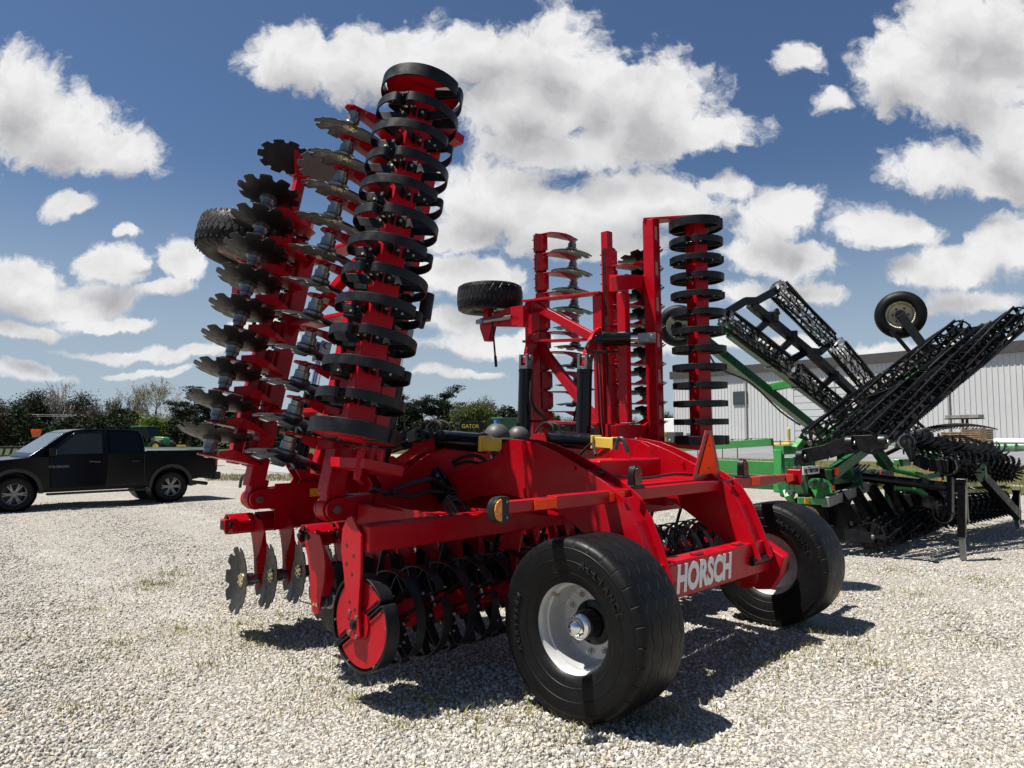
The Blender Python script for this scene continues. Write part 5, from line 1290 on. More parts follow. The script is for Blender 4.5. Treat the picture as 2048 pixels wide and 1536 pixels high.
while len(pts) < 135000:
    yy_ = 3.2 + 15.5 * rs.random() ** 1.7; xx_ = (rs.random() * 2 - 1) * (yy_ * .76 + .3)
    if rs.random() < .5 + .5 * clump(xx_, yy_): pts.append((xx_, yy_, gz(xx_, yy_) - .012 + rs.uniform(-.004, .004)))
me = bpy.data.meshes.new('gravel_stones'); me.from_pydata(pts, [], [])
GS = bpy.data.objects.new('gravel_stones', me); COL.objects.link(GS); tag(GS, kind='stuff')
ng = bpy.data.node_groups.new('pebbles', 'GeometryNodeTree'); ng.interface.new_socket('Geometry', in_out='INPUT', socket_type='NodeSocketGeometry'); ng.interface.new_socket('Geometry', in_out='OUTPUT', socket_type='NodeSocketGeometry')
G = NT(ng); gi_, go_ = G.new('NodeGroupInput'), G.new('NodeGroupOutput')
ico = G.new('GeometryNodeMeshIcoSphere'); ico.inputs['Radius'].default_value = 1; ico.inputs['Subdivisions'].default_value = 2
spn = G.new('GeometryNodeSetPosition'); nz = G.new('ShaderNodeTexNoise'); nz.inputs['Scale'].default_value = 1.3; nz.inputs['Detail'].default_value = 2
G.l.new(ico.outputs[0], spn.inputs['Geometry']); G.l.new(G.vm('MULTIPLY', G.vm('SUBTRACT', nz.outputs[1], (.5, .5, .5)), (1.1, 1.1, 1.1)), spn.inputs['Offset'])
sm = G.new('GeometryNodeSetMaterial'); sm.inputs['Material'].default_value = STM; G.l.new(spn.outputs[0], sm.inputs[0])
iop = G.new('GeometryNodeInstanceOnPoints'); G.l.new(gi_.outputs[0], iop.inputs['Points']); G.l.new(sm.outputs[0], iop.inputs['Instance'])
rv = G.new('FunctionNodeRandomValue', data_type='FLOAT_VECTOR'); rv.inputs[0].default_value = (0, 0, 0); rv.inputs[1].default_value = (6.28, 6.28, 6.28)
G.l.new(rv.outputs[0], iop.inputs['Rotation'])
rs1 = G.new('FunctionNodeRandomValue', data_type='FLOAT'); rs1.inputs[2].default_value = 0; rs1.inputs[3].default_value = 1
rs2 = G.new('FunctionNodeRandomValue', data_type='FLOAT_VECTOR'); rs2.inputs[0].default_value = (.7, .55, .4); rs2.inputs[1].default_value = (1.25, 1.0, .8); rs2.inputs['Seed'].default_value = 5
G.l.new(G.vm('SCALE', rs2.outputs[0]), iop.inputs['Scale']); sc_ = iop.inputs['Scale'].links[0].from_node
G.put(sc_.inputs['Scale'], G.m('MULTIPLY_ADD', G.m('POWER', rs1.outputs[1], 2.2), .013, .0075))
G.l.new(iop.outputs[0], go_.inputs[0])
GS.modifiers.new('pebbles', 'NODES').node_group = ng
# weeds growing through the gravel
sp, sp2 = [], []
cent = [on_ground(x, y) for x, y in ((290, 1180), (340, 1150), (480, 1250), (520, 1290), (560, 1230), (720, 1330), (700, 1400), (1290, 1400), (1310, 1440), (1060, 1420), (1560, 1310), (1480, 1290), (1830, 1190), (1900, 1230), (1780, 1140), (1950, 1090), (100, 1340), (230, 1290), (420, 1330), (640, 1360), (300, 1165), (320, 1170), (500, 1265), (545, 1285), (1210, 1450), (1340, 1420), (1520, 1330), (1600, 1300), (1760, 1330), (1850, 1270), (180, 1220), (60, 1280), (800, 1450), (950, 1440), (1130, 1490), (1650, 1190), (1800, 1100), (1960, 1160), (1700, 1290), (1650, 1260), (360, 1260), (150, 1420), (1150, 1460), (870, 1400), (1420, 1350), (1980, 1290))]
for c_ in cent:
    for k in range(190):
        r_ = random.gauss(0, .30); a = random.random() * 6.283; (sp if random.random() < .55 else sp2).append((c_.x + r_ * math.cos(a) * 1.6, c_.y + r_ * math.sin(a), 0))
for k in range(1500):
    yy_ = 3.3 + 13 * random.random() ** 1.6; sp2.append(((random.random() * 2 - 1) * yy_ * .75, yy_, 0)) if random.random() < .6 else sp.append(((random.random() * 2 - 1) * yy_ * .75, yy_, 0))
blades('gravel_weeds', sp, WEED, .012, .05, .004, 1.2); blades('dry_weeds', sp2, DRYB, .012, .05, .0035, 1.2)
sp = []
for k in range(2600): p = on_ground(random.uniform(410, 600), random.uniform(950, 962)); sp.append((p.x, p.y, 0))
blades('verge_grass', sp, DRYB, .04, .14, .01)

# ================================================================== steel shed
SHED = thing('steel_shed', 'long pale grey corrugated metal shed with dark roof trim behind the chain link fence', 'building', SH0)
def ws(mb, n, m, bevel=0, parent=SHED): return mb.build(n, m, parent, bevel, M=Matrix.Translation(-SH0) if parent is SHED else None, smooth=30)
WALL = pbr('white_ribbed_steel', (.47, .475, .465), .4, var=.04, vscale=.2, dirt=(.32, .32, .30), dscale=.6, damt=.25); TRIM = pbr('dark_bronze_trim', (.05, .045, .042), .45)
LW_ = (SH2 - SH0).length; WH = 7.55
back = -snrm * 32
mb = MB()
mb.plate([SH0 + sdv * (LW_ / 2) + sdv * q * LW_ / 2 + Z * h for q, h in ((-1, -.8), (1, -.8), (1, WH), (-1, WH))], snrm * .12)
k = 0.0
while k < LW_:
    p = SH0 + sdv * k + snrm * .075; mb.box(p - Z * .8, p + Z * WH, .075, .05, up=snrm); k += .40
mb.plate([SH0 + Z * -.8, SH0 + back + Z * -.8, SH0 + back + Z * WH, SH0 + back * .5 + Z * (WH + 1.6), SH0 + Z * WH], sdv * .1)
ws(mb, 'wall', WALL)
mb = MB(); mb.plate([SH0 - sdv * .3 + Z * WH, SH2 + Z * WH, SH2 + back * .5 + Z * (WH + 1.7), SH0 - sdv * .3 + back * .5 + Z * (WH + 1.7)], Z * .15); ws(mb, 'roof', pbr('grey_roof_steel', (.25, .25, .25), .4))
mb = MB(); mb.box(SH0 - sdv * .3 + Z * (WH + .02) + snrm * .22, SH2 + Z * (WH + .02) + snrm * .22, .42, .85); ws(mb, 'eave_trim', TRIM)
mb = MB()
for q in (9.5, 19.0, 28.5, 38.0): p = SH0 + sdv * q + snrm * .16; mb.box(p - Z * .1, p + Z * (WH - .4), .14, .12, up=snrm)
mb.box(SH0 + sdv * 0 + Z * .12 + snrm * .12, SH2 + Z * .12 + snrm * .12, .10, .25); ws(mb, 'downspout', pbr('grey_trim', (.24, .24, .235), .45))
def wall_pt(px, py):
    r = ray(px, py); n = snrm; t = (SH0 - V((0, 0, EYE))).dot(n) / r.dot(n); return V((0, 0, EYE)) + r * t
wp = wall_pt(1482, 796); mb = MB(); mb.plate([wp + sdv * a + Z * b_ + snrm * .14 for a, b_ in ((-.85, -.68), (.85, -.68), (.85, .68), (-.85, .68))], snrm * .10); wf = ws(mb, 'window', TRIM)
mb = MB(); mb.plate([wp + sdv * a + Z * b_ + snrm * .195 for a, b_ in ((-.74, -.57), (.74, -.57), (.74, .57), (-.74, .57))], snrm * .02); mb.build('pane', pbr('shed_glass', (.03, .045, .05), .05), wf)
d0, d1 = wall_pt(1592, 880), wall_pt(1745, 770)
DL = (d1 - d0).dot(sdv); dz = d1.z
mb = MB()
nP = 8; H0 = .75
for k in range(nP):
    a, b_ = H0 + (dz - H0) * k / nP, H0 + (dz - H0) * (k + 1) / nP - .05
    c_ = V((d0.x, d0.y, 0)); mb.plate([c_ + sdv * q + Z * h + snrm * .13 for q, h in ((0, a), (DL, a), (DL, b_), (0, b_))], snrm * .06)
dr = ws(mb, 'garage_door', pbr('white_door_steel', (.44, .45, .455), .4, var=.03))
mb = MB(); c_ = V((d0.x, d0.y, 0)) + snrm * .14; mb.box(c_ + sdv * -.2 + Z * .7, c_ + sdv * -.2 + Z * (dz + .3), .35, .14, up=snrm); mb.box(c_ + sdv * -.3 + Z * (dz + .15), c_ + sdv * (DL + .3) + Z * (dz + .15), .14, .3); ws(mb, 'door_frame', WALL)
vp = SH1 + sdv * -1.2 + back * .03 + Z * (WH + .35); mb = MB(); mb.bx(vp, (1.3, 1.0, .5), .7); mb.cyl(vp + Z * .25, vp + Z * .75, .75, .05, n=4); ws(mb, 'roof_vent', WHT)
mb = MB(); bp_ = wall_pt(1592, 878) + snrm * 1.2; mb.cyl(V((bp_.x, bp_.y, .70)), V((bp_.x, bp_.y, 2.2)), .16, n=16); mb.sphere((bp_.x, bp_.y, 2.2), .16)
tag(mb.build('bollard', pbr('faded_yellow', (.40, .33, .12), .6), None), 'yellow safety bollard at the left edge of the garage door', 'bollard')
# ================================================================== chain link fence
FNM = bpy.data.materials.new('chain_link'); FNM.use_nodes = True; t = NT(FNM.node_tree); b = t.n['Principled BSDF']
b.inputs['Base Color'].default_value = (.42, .43, .44, 1); b.inputs['Metallic'].default_value = .6; b.inputs['Roughness'].default_value = .45
FEN = thing('chain_link_fence', 'low grey chain link fence along the lawn in front of the shed', 'fence', fa)
fl = (fb - fa).length; fd = (fb - fa).normalized(); FT_ = Matrix.Translation(-fa); FH = 1.25
def fadd(mb, n, m, bevel=0): return mb.build(n, m, FEN, bevel, M=FT_)
mb = MB(); mb.cyl(fa + Z * FH, fb + Z * FH, .028, n=8); fadd(mb, 'top_rail', ZINC)
k = 1.0; i = 0
while k < fl:
    p = fa + fd * k; mb = MB(); mb.cyl(p, p + Z * (FH + .05), .04, n=10); mb.sphere(p + Z * (FH + .06), .045, seg=10); fadd(mb, 'fence_post', ZINC); k += 3.1
# woven wires as thin crossed rods
vs, fs = [], []; k = 0.0; wdt = .006
while k < fl:
    for s in (-1, 1):
        x0 = k if s > 0 else k + FH
        a, b_ = fa + fd * x0 + Z * .04, fa + fd * (x0 + s * FH * 1.0) + Z * FH
        i = len(vs); o = fd * wdt; vs += [tuple(a - o), tuple(a + o), tuple(b_ + o), tuple(b_ - o)]; fs.append((i, i + 1, i + 2, i + 3))
    k += .10
me = bpy.data.meshes.new('wire_mesh'); me.from_pydata(vs, [], fs); me.materials.append(FNM); o = bpy.data.objects.new('wire_mesh', me); COL.objects.link(o); o.parent = FEN; o.matrix_local = FT_
mb = MB(); gp = fa + fd * ((on_ground(1545, 908) - fa).dot(fd)); mb.tube([gp, gp + Z * 1.1, gp + Z * 1.3 + fd * .15, gp + Z * 1.3 + fd * 1.6, gp + Z * 1.1 + fd * 1.75, gp + fd * 1.75], .035, smooth=2); fadd(mb, 'gate_frame', ZINC)

# ================================================================== yard clutter
WOODG = pbr('weathered_grey_wood', (.20, .19, .17), .8, var=.25, vscale=2); WOODY = pbr('yellow_pine', (.50, .33, .16), .75, var=.25, vscale=3); WOODB = pbr('brown_wood', (.26, .14, .07), .8, var=.25)
def yd(px, py, d): p = at_y(px, py, d); return V((p.x, p.y, 0))
def yz(p): return .01 + .73 * max(0, min(1, ((p - fa).dot(en)) / max(.1, (SH0 - fa).dot(en))))
def yard(px, d): p = yd(px, 868, d); p.z = yz(p); return p
YR = math.atan2(sdv.y, sdv.x)
def picnic(px, d, label, rz, m):
    o = thing('picnic_table', label, 'picnic table', yard(px, d), rz, 'picnic tables')
    mb = MB(); [mb.bx((0, (k - 2) * .15, .75), (1.8, .14, .04)) for k in range(5)]; mb.build('table_top', m, o, .005)
    for s in (-1, 1):
        mb = MB(); mb.bx((0, s * .70, .45), (1.8, .26, .04)); mb.build('bench', m, o, .005)
        mb = MB(); mb.box((s * .65, -.75, .0), (s * .65, -.25, .72), .05, .09, up=U); mb.box((s * .65, .75, .0), (s * .65, .25, .72), .05, .09, up=U); mb.box((s * .65, -.8, .42), (s * .65, .8, .42), .05, .09); mb.box((s * .65, -.4, .71), (s * .65, .4, .71), .05, .07); mb.build('leg_frame', m, o, .004)
picnic(1516, 69, 'dark green picnic table standing tall in front of the shed wall', YR + .5, GRN2)
picnic(1478, 68, 'low dark green picnic table left of the taller one', YR + .9, GRN2)
mb = MB(); p = yard(1566, 66); mb.bx(p + Z * .25, (1.7, .8, .3), YR); mb.bx(p + Z * .48 + sdv * .4, (.6, .5, .22), YR); tag(mb.build('mower_deck', YEL, None, .06), 'low yellow mower deck behind the fence gate', 'mower deck')
def pallets(px, d, n, label, m, w=1.2, rz=0.0, g_='pallets stacked by the shed'):
    p = yard(px, d)
    for i in range(n):
        mb = MB(); z = i * .145
        for k in range(6): mb.bx((0, -.5 + k * .2, z + .13), (w, .13, .022))
        for k in (-1, 0, 1): mb.bx((k * w * .45, 0, z + .06), (.10, 1.0, .10))
        for k in (-1, 0, 1): mb.bx((0, k * .45, z + .008), (w, .12, .018))
        o = mb.build('pallet', m, None, 0); o.location = p + V((0, 0, .01)); o.rotation_euler = (0, 0, YR + rz + random.uniform(-.05, .05)); tag(o, label, 'pallet', g_)
pallets(1906, 50, 11, 'yellow pine pallet in the stack left of the rack post', WOODY)
pallets(1948, 49, 13, 'yellow pine pallet in the taller stack right of the rack post', WOODY)
pallets(1962, 50.5, 12, 'brown pallet in the dark stack behind the tall yellow one', WOODB)
pallets(1862, 53, 8, 'brown pallet in the low stack left of the yellow ones', WOODB); 
def crate(px, py, d, sz, label, m, rz=0.0, grp='wooden crates on the steel rack'):
    p = at_y(px, py, d); o = thing('wooden_crate', label, 'crate', p, YR + rz, grp)
    mb = MB()
    for s in (-1, 1):
        for k in range(3): mb.bx((0, s * sz[1] / 2, sz[2] * (.17 + .33 * k)), (sz[0], .03, sz[2] * .26)); mb.bx((s * sz[0] / 2, 0, sz[2] * (.17 + .33 * k)), (.03, sz[1], sz[2] * .26))
    mb.build('slats', m, o, 0)
    mb = MB(); [mb.bx((a * sz[0] * .47, b_ * sz[1] * .47, sz[2] / 2), (.06, .06, sz[2])) for a in (-1, 1) for b_ in (-1, 1)]; mb.bx((0, 0, .03), (sz[0], sz[1], .05)); mb.build('corner_posts', m, o, 0)
RK = yard(1931, 49.5); RKO = thing('storage_rack', 'black cantilever rack holding grey crates against the shed', 'rack', RK, YR)
mb = MB(); mb.box((-.14, 0, 0), (-.14, 0, 2.55), .14, .14, up=U); mb.box((.14, 0, 0), (.14, 0, 2.55), .14, .14, up=U); mb.build('post', BLK, RKO, .01)
for z in (1.12, 2.5): mb = MB(); mb.box((-1.1, -.1, z), (1.1, -.1, z), .9, .06); mb.build('shelf', BLK, RKO, .01)
q = lambda z: (768 - (z + RK.z - EYE) * 0)
for dx, z, sz, lb in ((-.55, 2.54, (.95, .9, .22), 'grey flat crate on the top shelf of the rack, left half'), (.5, 2.54, (1.1, .9, .24), 'grey flat crate on the top shelf of the rack, right half'), (-.6, 1.16, (.9, .9, .42), 'grey crate on the lower rack shelf, left half'), (.55, 1.16, (1.1, .95, .62), 'taller grey crate on the lower rack shelf, right half')):
    c = RK + sdv * dx - snrm * -.1 + Z * z; o = thing('wooden_crate', lb, 'crate', c, YR, 'grey crates on the rack')
    mb = MB()
    for k in range(3):
        for s in (-1, 1): mb.bx((0, s * sz[1] / 2, sz[2] * (.17 + .33 * k)), (sz[0], .03, sz[2] * .28)); mb.bx((s * sz[0] / 2, 0, sz[2] * (.17 + .33 * k)), (.03, sz[1], sz[2] * .28))
    mb.build('slats', WOODG, o, 0); mb = MB(); mb.bx((0, 0, .03), (sz[0], sz[1], .05)); mb.build('base', WOODG, o, 0)
# augers and white pipe beside the fence at the far right
for k, px in enumerate((1990, 2012, 2036)):
    p = yard(px, 50); o = thing('auger_section', ('green auger tube end nearest the pallets', 'green auger tube end in the middle of the row', 'green auger tube end at the picture edge')[k], 'auger', p, YR, 'auger sections by the fence')
    mb = MB(); mb.lathe([(.34, -.6), (.36, -.6), (.36, .6), (.34, .6)], (0, 0, .42), U, 20, closed=True); mb.bx((0, 0, .06), (1.1, .8, .1)); mb.build('tube', GRN, o, .01)
    mb = MB(); mb.cyl((-.6, 0, .42), (.6, 0, .42), .05); [mb.bx((-.55 + q_ * .22, 0, .42), (.03, .6, .14), q_ * .5) for q_ in range(6)]; mb.build('flighting', ZINC, o, 0)
p = yard(2020, 51.5); mb = MB(); mb.cyl(p + Z * .75 - sdv * 3.5, p + Z * .75 + sdv * 5, .26, n=20); [mb.box(p + sdv * q_ , p + sdv * q_ + Z * .5, .2, .2, up=U) for q_ in (-2.5, 0, 2.5)]; tag(mb.build('white_pipe', WHT, None), 'long white pipe lying behind the green augers', 'pipe')
# items left of the shed
mb = MB(); p = yard(1328, 62); mb.bx(p + Z * .1, (.5, .5, .2)); mb.box(p, p + Z * 1.75, .16, .16, up=U); mb.bx(p + Z * 1.65, (.42, .38, .18)); mb.bx(p + Z * 1.0, (.36, .3, .6)); tag(mb.build('yellow_hoist', YEL, None, .02), 'yellow upright hoist between the red wing and the shed corner', 'hoist')
for k, (px, d, sz, m, lb) in enumerate(((1347, 70, (1.5, 1.2, 1.5), GREYP, 'grey metal cabinet left of the shed corner'), (1368, 72, (1.6, 1.2, 1.35), pbr('light_grey_box', (.42, .42, .41), .5), 'light grey cabinet at the foot of the shed corner'))):
    p = yard(px, d); o = thing('metal_cabinet', lb, 'cabinet', p, YR, 'cabinets by the shed')
    mb = MB(); mb.bx((0, 0, sz[2] / 2), sz); mb.build('case', m, o, .03); mb = MB(); mb.bx((sz[0] * .2, -sz[1] / 2 - .01, sz[2] * .5), (sz[0] * .4, .02, sz[2] * .7)); mb.build('door', m, o, .01); mb = MB(); mb.cyl((0.05, -sz[1] / 2 - .01, sz[2] * .5), (0.05, -sz[1] / 2 - .06, sz[2] * .5), .07); mb.build('dial', WHT, o, 0)
mb = MB(); p = yard(1338, 84); mb.bx(p + Z * 1.6, (5.5, 2.4, 2.4), YR); tag(mb.build('box_trailer', WHT, None, .08), 'white box trailer parked beyond the yellow hoist', 'trailer')
def far_car(px, d, m, label, suv=True, rz=0.0):
    p = yard(px, d); o = thing('parked_car', label, 'car', p, YR + rz, 'cars parked beyond the red wing')
    bd = [(-2.2, .35), (-2.25, .8), (-2.1, .95), (1.0, .95), (2.1, .85), (2.25, .6), (2.2, .3)]; mb = MB(); mb.plate([V((x, 0, z)) for x, z in bd], V((0, 1.8, 0))); mb.build('body', m, o, .08)
    cb = [(-2.0, .95), (-1.85, 1.55), (.3, 1.58), (1.0, .95)] if suv else [(-.6, .95), (-.5, 1.6), (.7, 1.6), (1.3, .95)]; mb = MB(); mb.plate([V((x, 0, z)) for x, z in cb], V((0, 1.5, 0))); mb.build('cabin', GLASS, o, .08)
    mb = MB(); mb.plate([V((x * .96 - .02, 0, z + .06)) for x, z in [q_ for q_ in cb if q_[1] > 1.2]] + [V((x * .96 - .02, 0, z)) for x, z in [q_ for q_ in cb if q_[1] > 1.2]][::-1], V((0, 1.4, 0))); mb.build('roof', m, o, .02)
    for x in (-1.4, 1.4):
        for s in (-1, 1): mb = MB(); mb.lathe([(.0, -.1), (.30, -.11), (.34, -.08), (.34, .08), (.30, .11), (0, .1)], (x, s * .82, .34), V((0, 1, 0)), 20); mb.build('wheel', RUB, o, 0)
far_car(1252, 84, WHT, 'white car parked behind the red frame, leftmost', rz=.3); far_car(1276, 88, PAINT, 'black car parked between the white ones behind the red frame', rz=.4); far_car(1308, 86, WHT, 'white pickup parked just left of the yellow hoist', False, rz=.2)
mb = MB(); p = on_ground(1376, 908); mb.bx(p + Z * .3, (.5, .4, .55)); mb.cyl(p, p + Z * .1, .3); tag(mb.build('utility_marker', YEL, None, .03), 'small yellow utility box on the lawn left of the orange triangle', 'utility box')

# ================================================================== farm machines far behind
CB = thing('combine_harvester', 'green combine harvester with a yellow stripe in front of the far trees', 'combine', yd(1004, 868, 82), rad(8))
def cbm(mb, n, m, bevel=.05, parent=CB): return mb.build(n, m, parent, bevel)
mb = MB(); mb.plate([V((x, 0, z)) for x, z in ((-3.0, 1.1), (-3.0, 3.2), (-2.4, 3.35), (-.6, 3.5), (-.5, 3.55), (1.3, 3.6), (1.9, 3.3), (2.1, 1.4), (1.6, 1.0))], V((0, 3.0, 0))); cbm(mb, 'body', GRN2)
mb = MB(); mb.box((-2.9, -1.53, 2.12), (.4, -1.53, 2.05), .05, .17); mb.box((.4, -1.53, 2.05), (1.6, -1.53, 1.85), .05, .12, h1=.05); cbm(mb, 'stripe', YEL, .005)
mb = MB(); mb.plate([V((x, 0, z)) for x, z in ((1.9, 1.5), (1.9, 3.4), (2.2, 3.5), (3.6, 3.45), (3.9, 2.0), (3.5, 1.5))], V((0, 2.0, 0))); cbm(mb, 'cab', GLASS)
mb = MB(); mb.box((1.9, 0, 3.55), (3.9, 0, 3.55), 2.3, .18); cbm(mb, 'cab_roof', GRN2)
mb = MB(); mb.tube([(-.2, -1.7, 3.45), (-2.6, -1.75, 3.25), (-4.4, -1.8, 3.15), (-5.0, -1.8, 2.6)], .24, n=14); cbm(mb, 'unloading_auger', GRN2, 0)
mb = MB(); mb.tube([(-4.35, -1.8, 3.16), (-4.8, -1.8, 2.9), (-5.3, -1.8, 1.9)], .27, n=12); cbm(mb, 'auger_spout', RUB, 0)
for x, r in ((1.3, .95), (-2.2, .65)):
    for s in (-1, 1):
        mb = MB(); mb.lathe([(r * .5, -.3), (r * .9, -.36), (r, -.3), (r, .3), (r * .9, .36), (r * .5, .3)], (x, s * 1.5, r), V((0, 1, 0)), 32); w_ = cbm(mb, 'wheel', RUB, 0); mb = MB(); mb.lathe([(0, .2 * s), (r * .5, .25 * s), (r * .52, .33 * s)], (x, s * 1.5, r), V((0, 1, 0)), 24); mb.build('rim', YEL, w_)
UT = thing('utility_vehicle', 'black and green utility vehicle with a yellow lettered light bar, left of the combine', 'utility vehicle', yd(938, 868, 40), rad(15)); UT.scale = (1.1, 1.1, 1.13)
mb = MB(); mb.bx((0, 0, .75), (2.6, 1.4, .55)); mb.bx((.9, 0, 1.1), (.9, 1.3, .25)); cbm(mb, 'body', GRN2, .08, UT)
mb = MB()
for x in (-.55, .55):
    for s in (-1, 1): mb.box((x, s * .65, .9), (x * .9, s * .6, 2.05), .07, .07, up=U)
mb.box((-.6, 0, 2.08), (.6, 0, 2.08), 1.35, .10); cbm(mb, 'roll_cage', BLK, .01, UT)
mb = MB(); mb.bx((0, -.70, 1.92), (1.25, .04, .26)); SGN = cbm(mb, 'name_band', BLK, .004, UT)
text_obj('lettering', 'GATOR', .26, YEL, SGN, frame_m((-.08, -.724, 1.92), U, Z, -F), depth=.004, bold=.006)
for x in (-.95, .95):
    for s in (-1, 1): mb = MB(); mb.lathe([(0, -.12), (.3, -.13), (.34, -.08), (.34, .08), (.3, .13), (0, .12)], (x, s * .68, .34), V((0, 1, 0)), 20); cbm(mb, 'wheel', RUB, 0, UT)
PL = thing('green_planter', 'green planter bar with pale bins seen between the red masts', 'planter', yd(942, 868, 27), rad(10))
mb = MB(); mb.box((-2.2, 0, .95), (2.4, 0, .95), .3, .25); mb.box((-.2, 0, 1.15), (2.4, .3, 1.0), .4, .3); cbm(mb, 'bar', GRN, .02, PL)
for k in range(7): mb = MB(); mb.bx((-1.8 + k * .6, -.2, .85), (.22, .4, .5)); mb.cyl((-1.8 + k * .6, -.3, .35), (-1.75 + k * .6, -.3, .35), .3, n=20); cbm(mb, 'row_unit', GRN2 if k % 2 else GRN, .02, PL)
for k in range(3): mb = MB(); mb.bx((-1.9 + k * .28, -.1, 1.28), (.18, .2, .22)); cbm(mb, 'bin', WHT, .02, PL)
TRC = thing('farm_tractor', 'green tractor with a glass cab standing behind the pickup bed', 'tractor', yd(300, 868, 66), rad(-10))
mb = MB(); mb.plate([V((x, 0, z)) for x, z in ((.3, .8), (.3, 1.55), (1.7, 1.45), (1.85, 1.2), (1.85, .7))], V((0, .85, 0))); cbm(mb, 'hood', GRN, .08, TRC)
mb = MB(); mb.box((.4, -.44, 1.3), (1.6, -.44, 1.25), .02, .10); cbm(mb, 'stripe', YEL, .003, TRC)
mb = MB(); mb.plate([V((x, 0, z)) for x, z in ((-1.1, 1.0), (-1.2, 2.3), (.2, 2.35), (.45, 1.4), (.3, 1.0))], V((0, 1.4, 0))); cbm(mb, 'cab', GLASS, .04, TRC)
mb = MB(); mb.box((-1.4, 0, 2.42), (.4, 0, 2.42), 1.7, .14); cbm(mb, 'cab_roof', GRN2, .04, TRC)
mb = MB(); mb.bx((-.5, 0, .7), (1.8, 1.0, .6)); cbm(mb, 'chassis', GRN, .04, TRC)
for x, r in ((-.9, .85), (1.4, .6)):
    for s in (-1, 1): mb = MB(); mb.lathe([(0, -.2), (r * .9, -.22), (r, -.16), (r, .16), (r * .9, .22), (0, .2)], (x, s * .85, r), V((0, 1, 0)), 28); w_ = cbm(mb, 'wheel', RUB, 0, TRC); mb = MB(); mb.lathe([(0, .21 * s), (r * .5, .23 * s)], (x, s * .85, r), V((0, 1, 0)), 20); mb.build('rim', YEL, w_)
HD = thing('cutter_header', 'long low dark green header standing behind the pickup bed', 'header', yd(352, 868, 40), rad(2))
mb = MB(); mb.plate([V((0, y, z)) for y, z in ((-.5, .3), (-.5, .9), (-.3, 1.0), (.2, 1.02), (.3, .3))], V((4.6, 0, 0))); cbm(mb, 'trough', pbr('very_dark_green', (.004, .022, .008), .6), .03, HD); 
mb = MB(); mb.bx((.4, -.2, 1.10), (.5, .05, .10)); cbm(mb, 'decal', YEL, 0, HD)
HD2 = thing('folded_header', 'long black header behind the pickup bonnet', 'header', yd(25, 868, 38), rad(-3))
mb = MB(); mb.box((-3, 0, 1.05), (3.2, 0, 1.05), .12, .10); mb.box((-3, 0, .5), (3.2, 0, .5), .5, .3); cbm(mb, 'frame', BLK, .02, HD2); mb = MB(); [mb.box((-2.8 + k * .4, -.2, .4), (-2.7 + k * .4, -.1, 1.0), .04, .12, up=U) for k in range(15)]; cbm(mb, 'row_divider', BLK, 0, HD2)
SM = thing('warning_board', 'red topped orange marker board on a post behind the bonnet of the pickup', 'marker', yd(72, 868, 44), 0)
mb = MB(); mb.box((0, 0, 0), (0, 0, 1.5), .08, .08, up=U); cbm(mb, 'post', BLK, .005, SM); mb = MB(); mb.bx((0, 0, 1.95), (.62, .10, .17)); cbm(mb, 'red_board', ORNG, .01, SM); mb = MB(); mb.plate([V((x, 0, z)) for x, z in ((-.30, 1.86), (.30, 1.86), (.24, 1.6), (-.2, 1.55))], F * .06); cbm(mb, 'orange_board', pbr('faded_orange', (.42, .13, .03), .5), .01, SM)
# poles, wires, lattice mast
PO = yd(264, 868, 90); mb = MB(); mb.cyl(PO, PO + Z * 3.6, .11, .08, n=10); mb.box(PO + Z * 3.55 - U * .6, PO + Z * 3.6 + U * .4, .1, .12); mb.box(PO + Z * 2.2, PO + Z * 1.4 - U * 1.3, .08, .08); tag(mb.build('lamp_pole', WOODG, None), 'thin lamp pole between the tractor and the pale tree', 'pole')
for k, z in enumerate((832, 829)):
    a, b_ = at_y(-20, z - 2, 92), at_y(300, z, 92); mb = MB(); mb.tube([a, a.lerp(b_, .5) - Z * .15, b_], .018, n=5); tag(mb.build('power_wire', pbr('wire', (.25, .25, .25), .5) if k == 0 else bpy.data.materials['wire'], None), ('upper', 'lower')[k] + ' power wire crossing in front of the left trees', 'wire', 'power wires')
MT = thing('lattice_mast', 'tall thin lattice radio mast seen between the red wing tubes', 'mast', yd(1237, 868, 260))
mb = MB(); hgt = 20; 
for s in range(3):
    a = 2.1 * s; mb.cyl((.55 * math.cos(a), .55 * math.sin(a), 0), (.3 * math.cos(a), .3 * math.sin(a), hgt), .07, n=5)
for k in range(20):
    for s in range(3): a, b_ = 2.1 * s, 2.1 * (s + 1); r = .55 - .25 * k / 20; mb.cyl((r * math.cos(a), r * math.sin(a), k), (r * math.cos(b_), r * math.sin(b_), k + 1), .05, n=4)
mb.build('lattice', ZINC, MT)
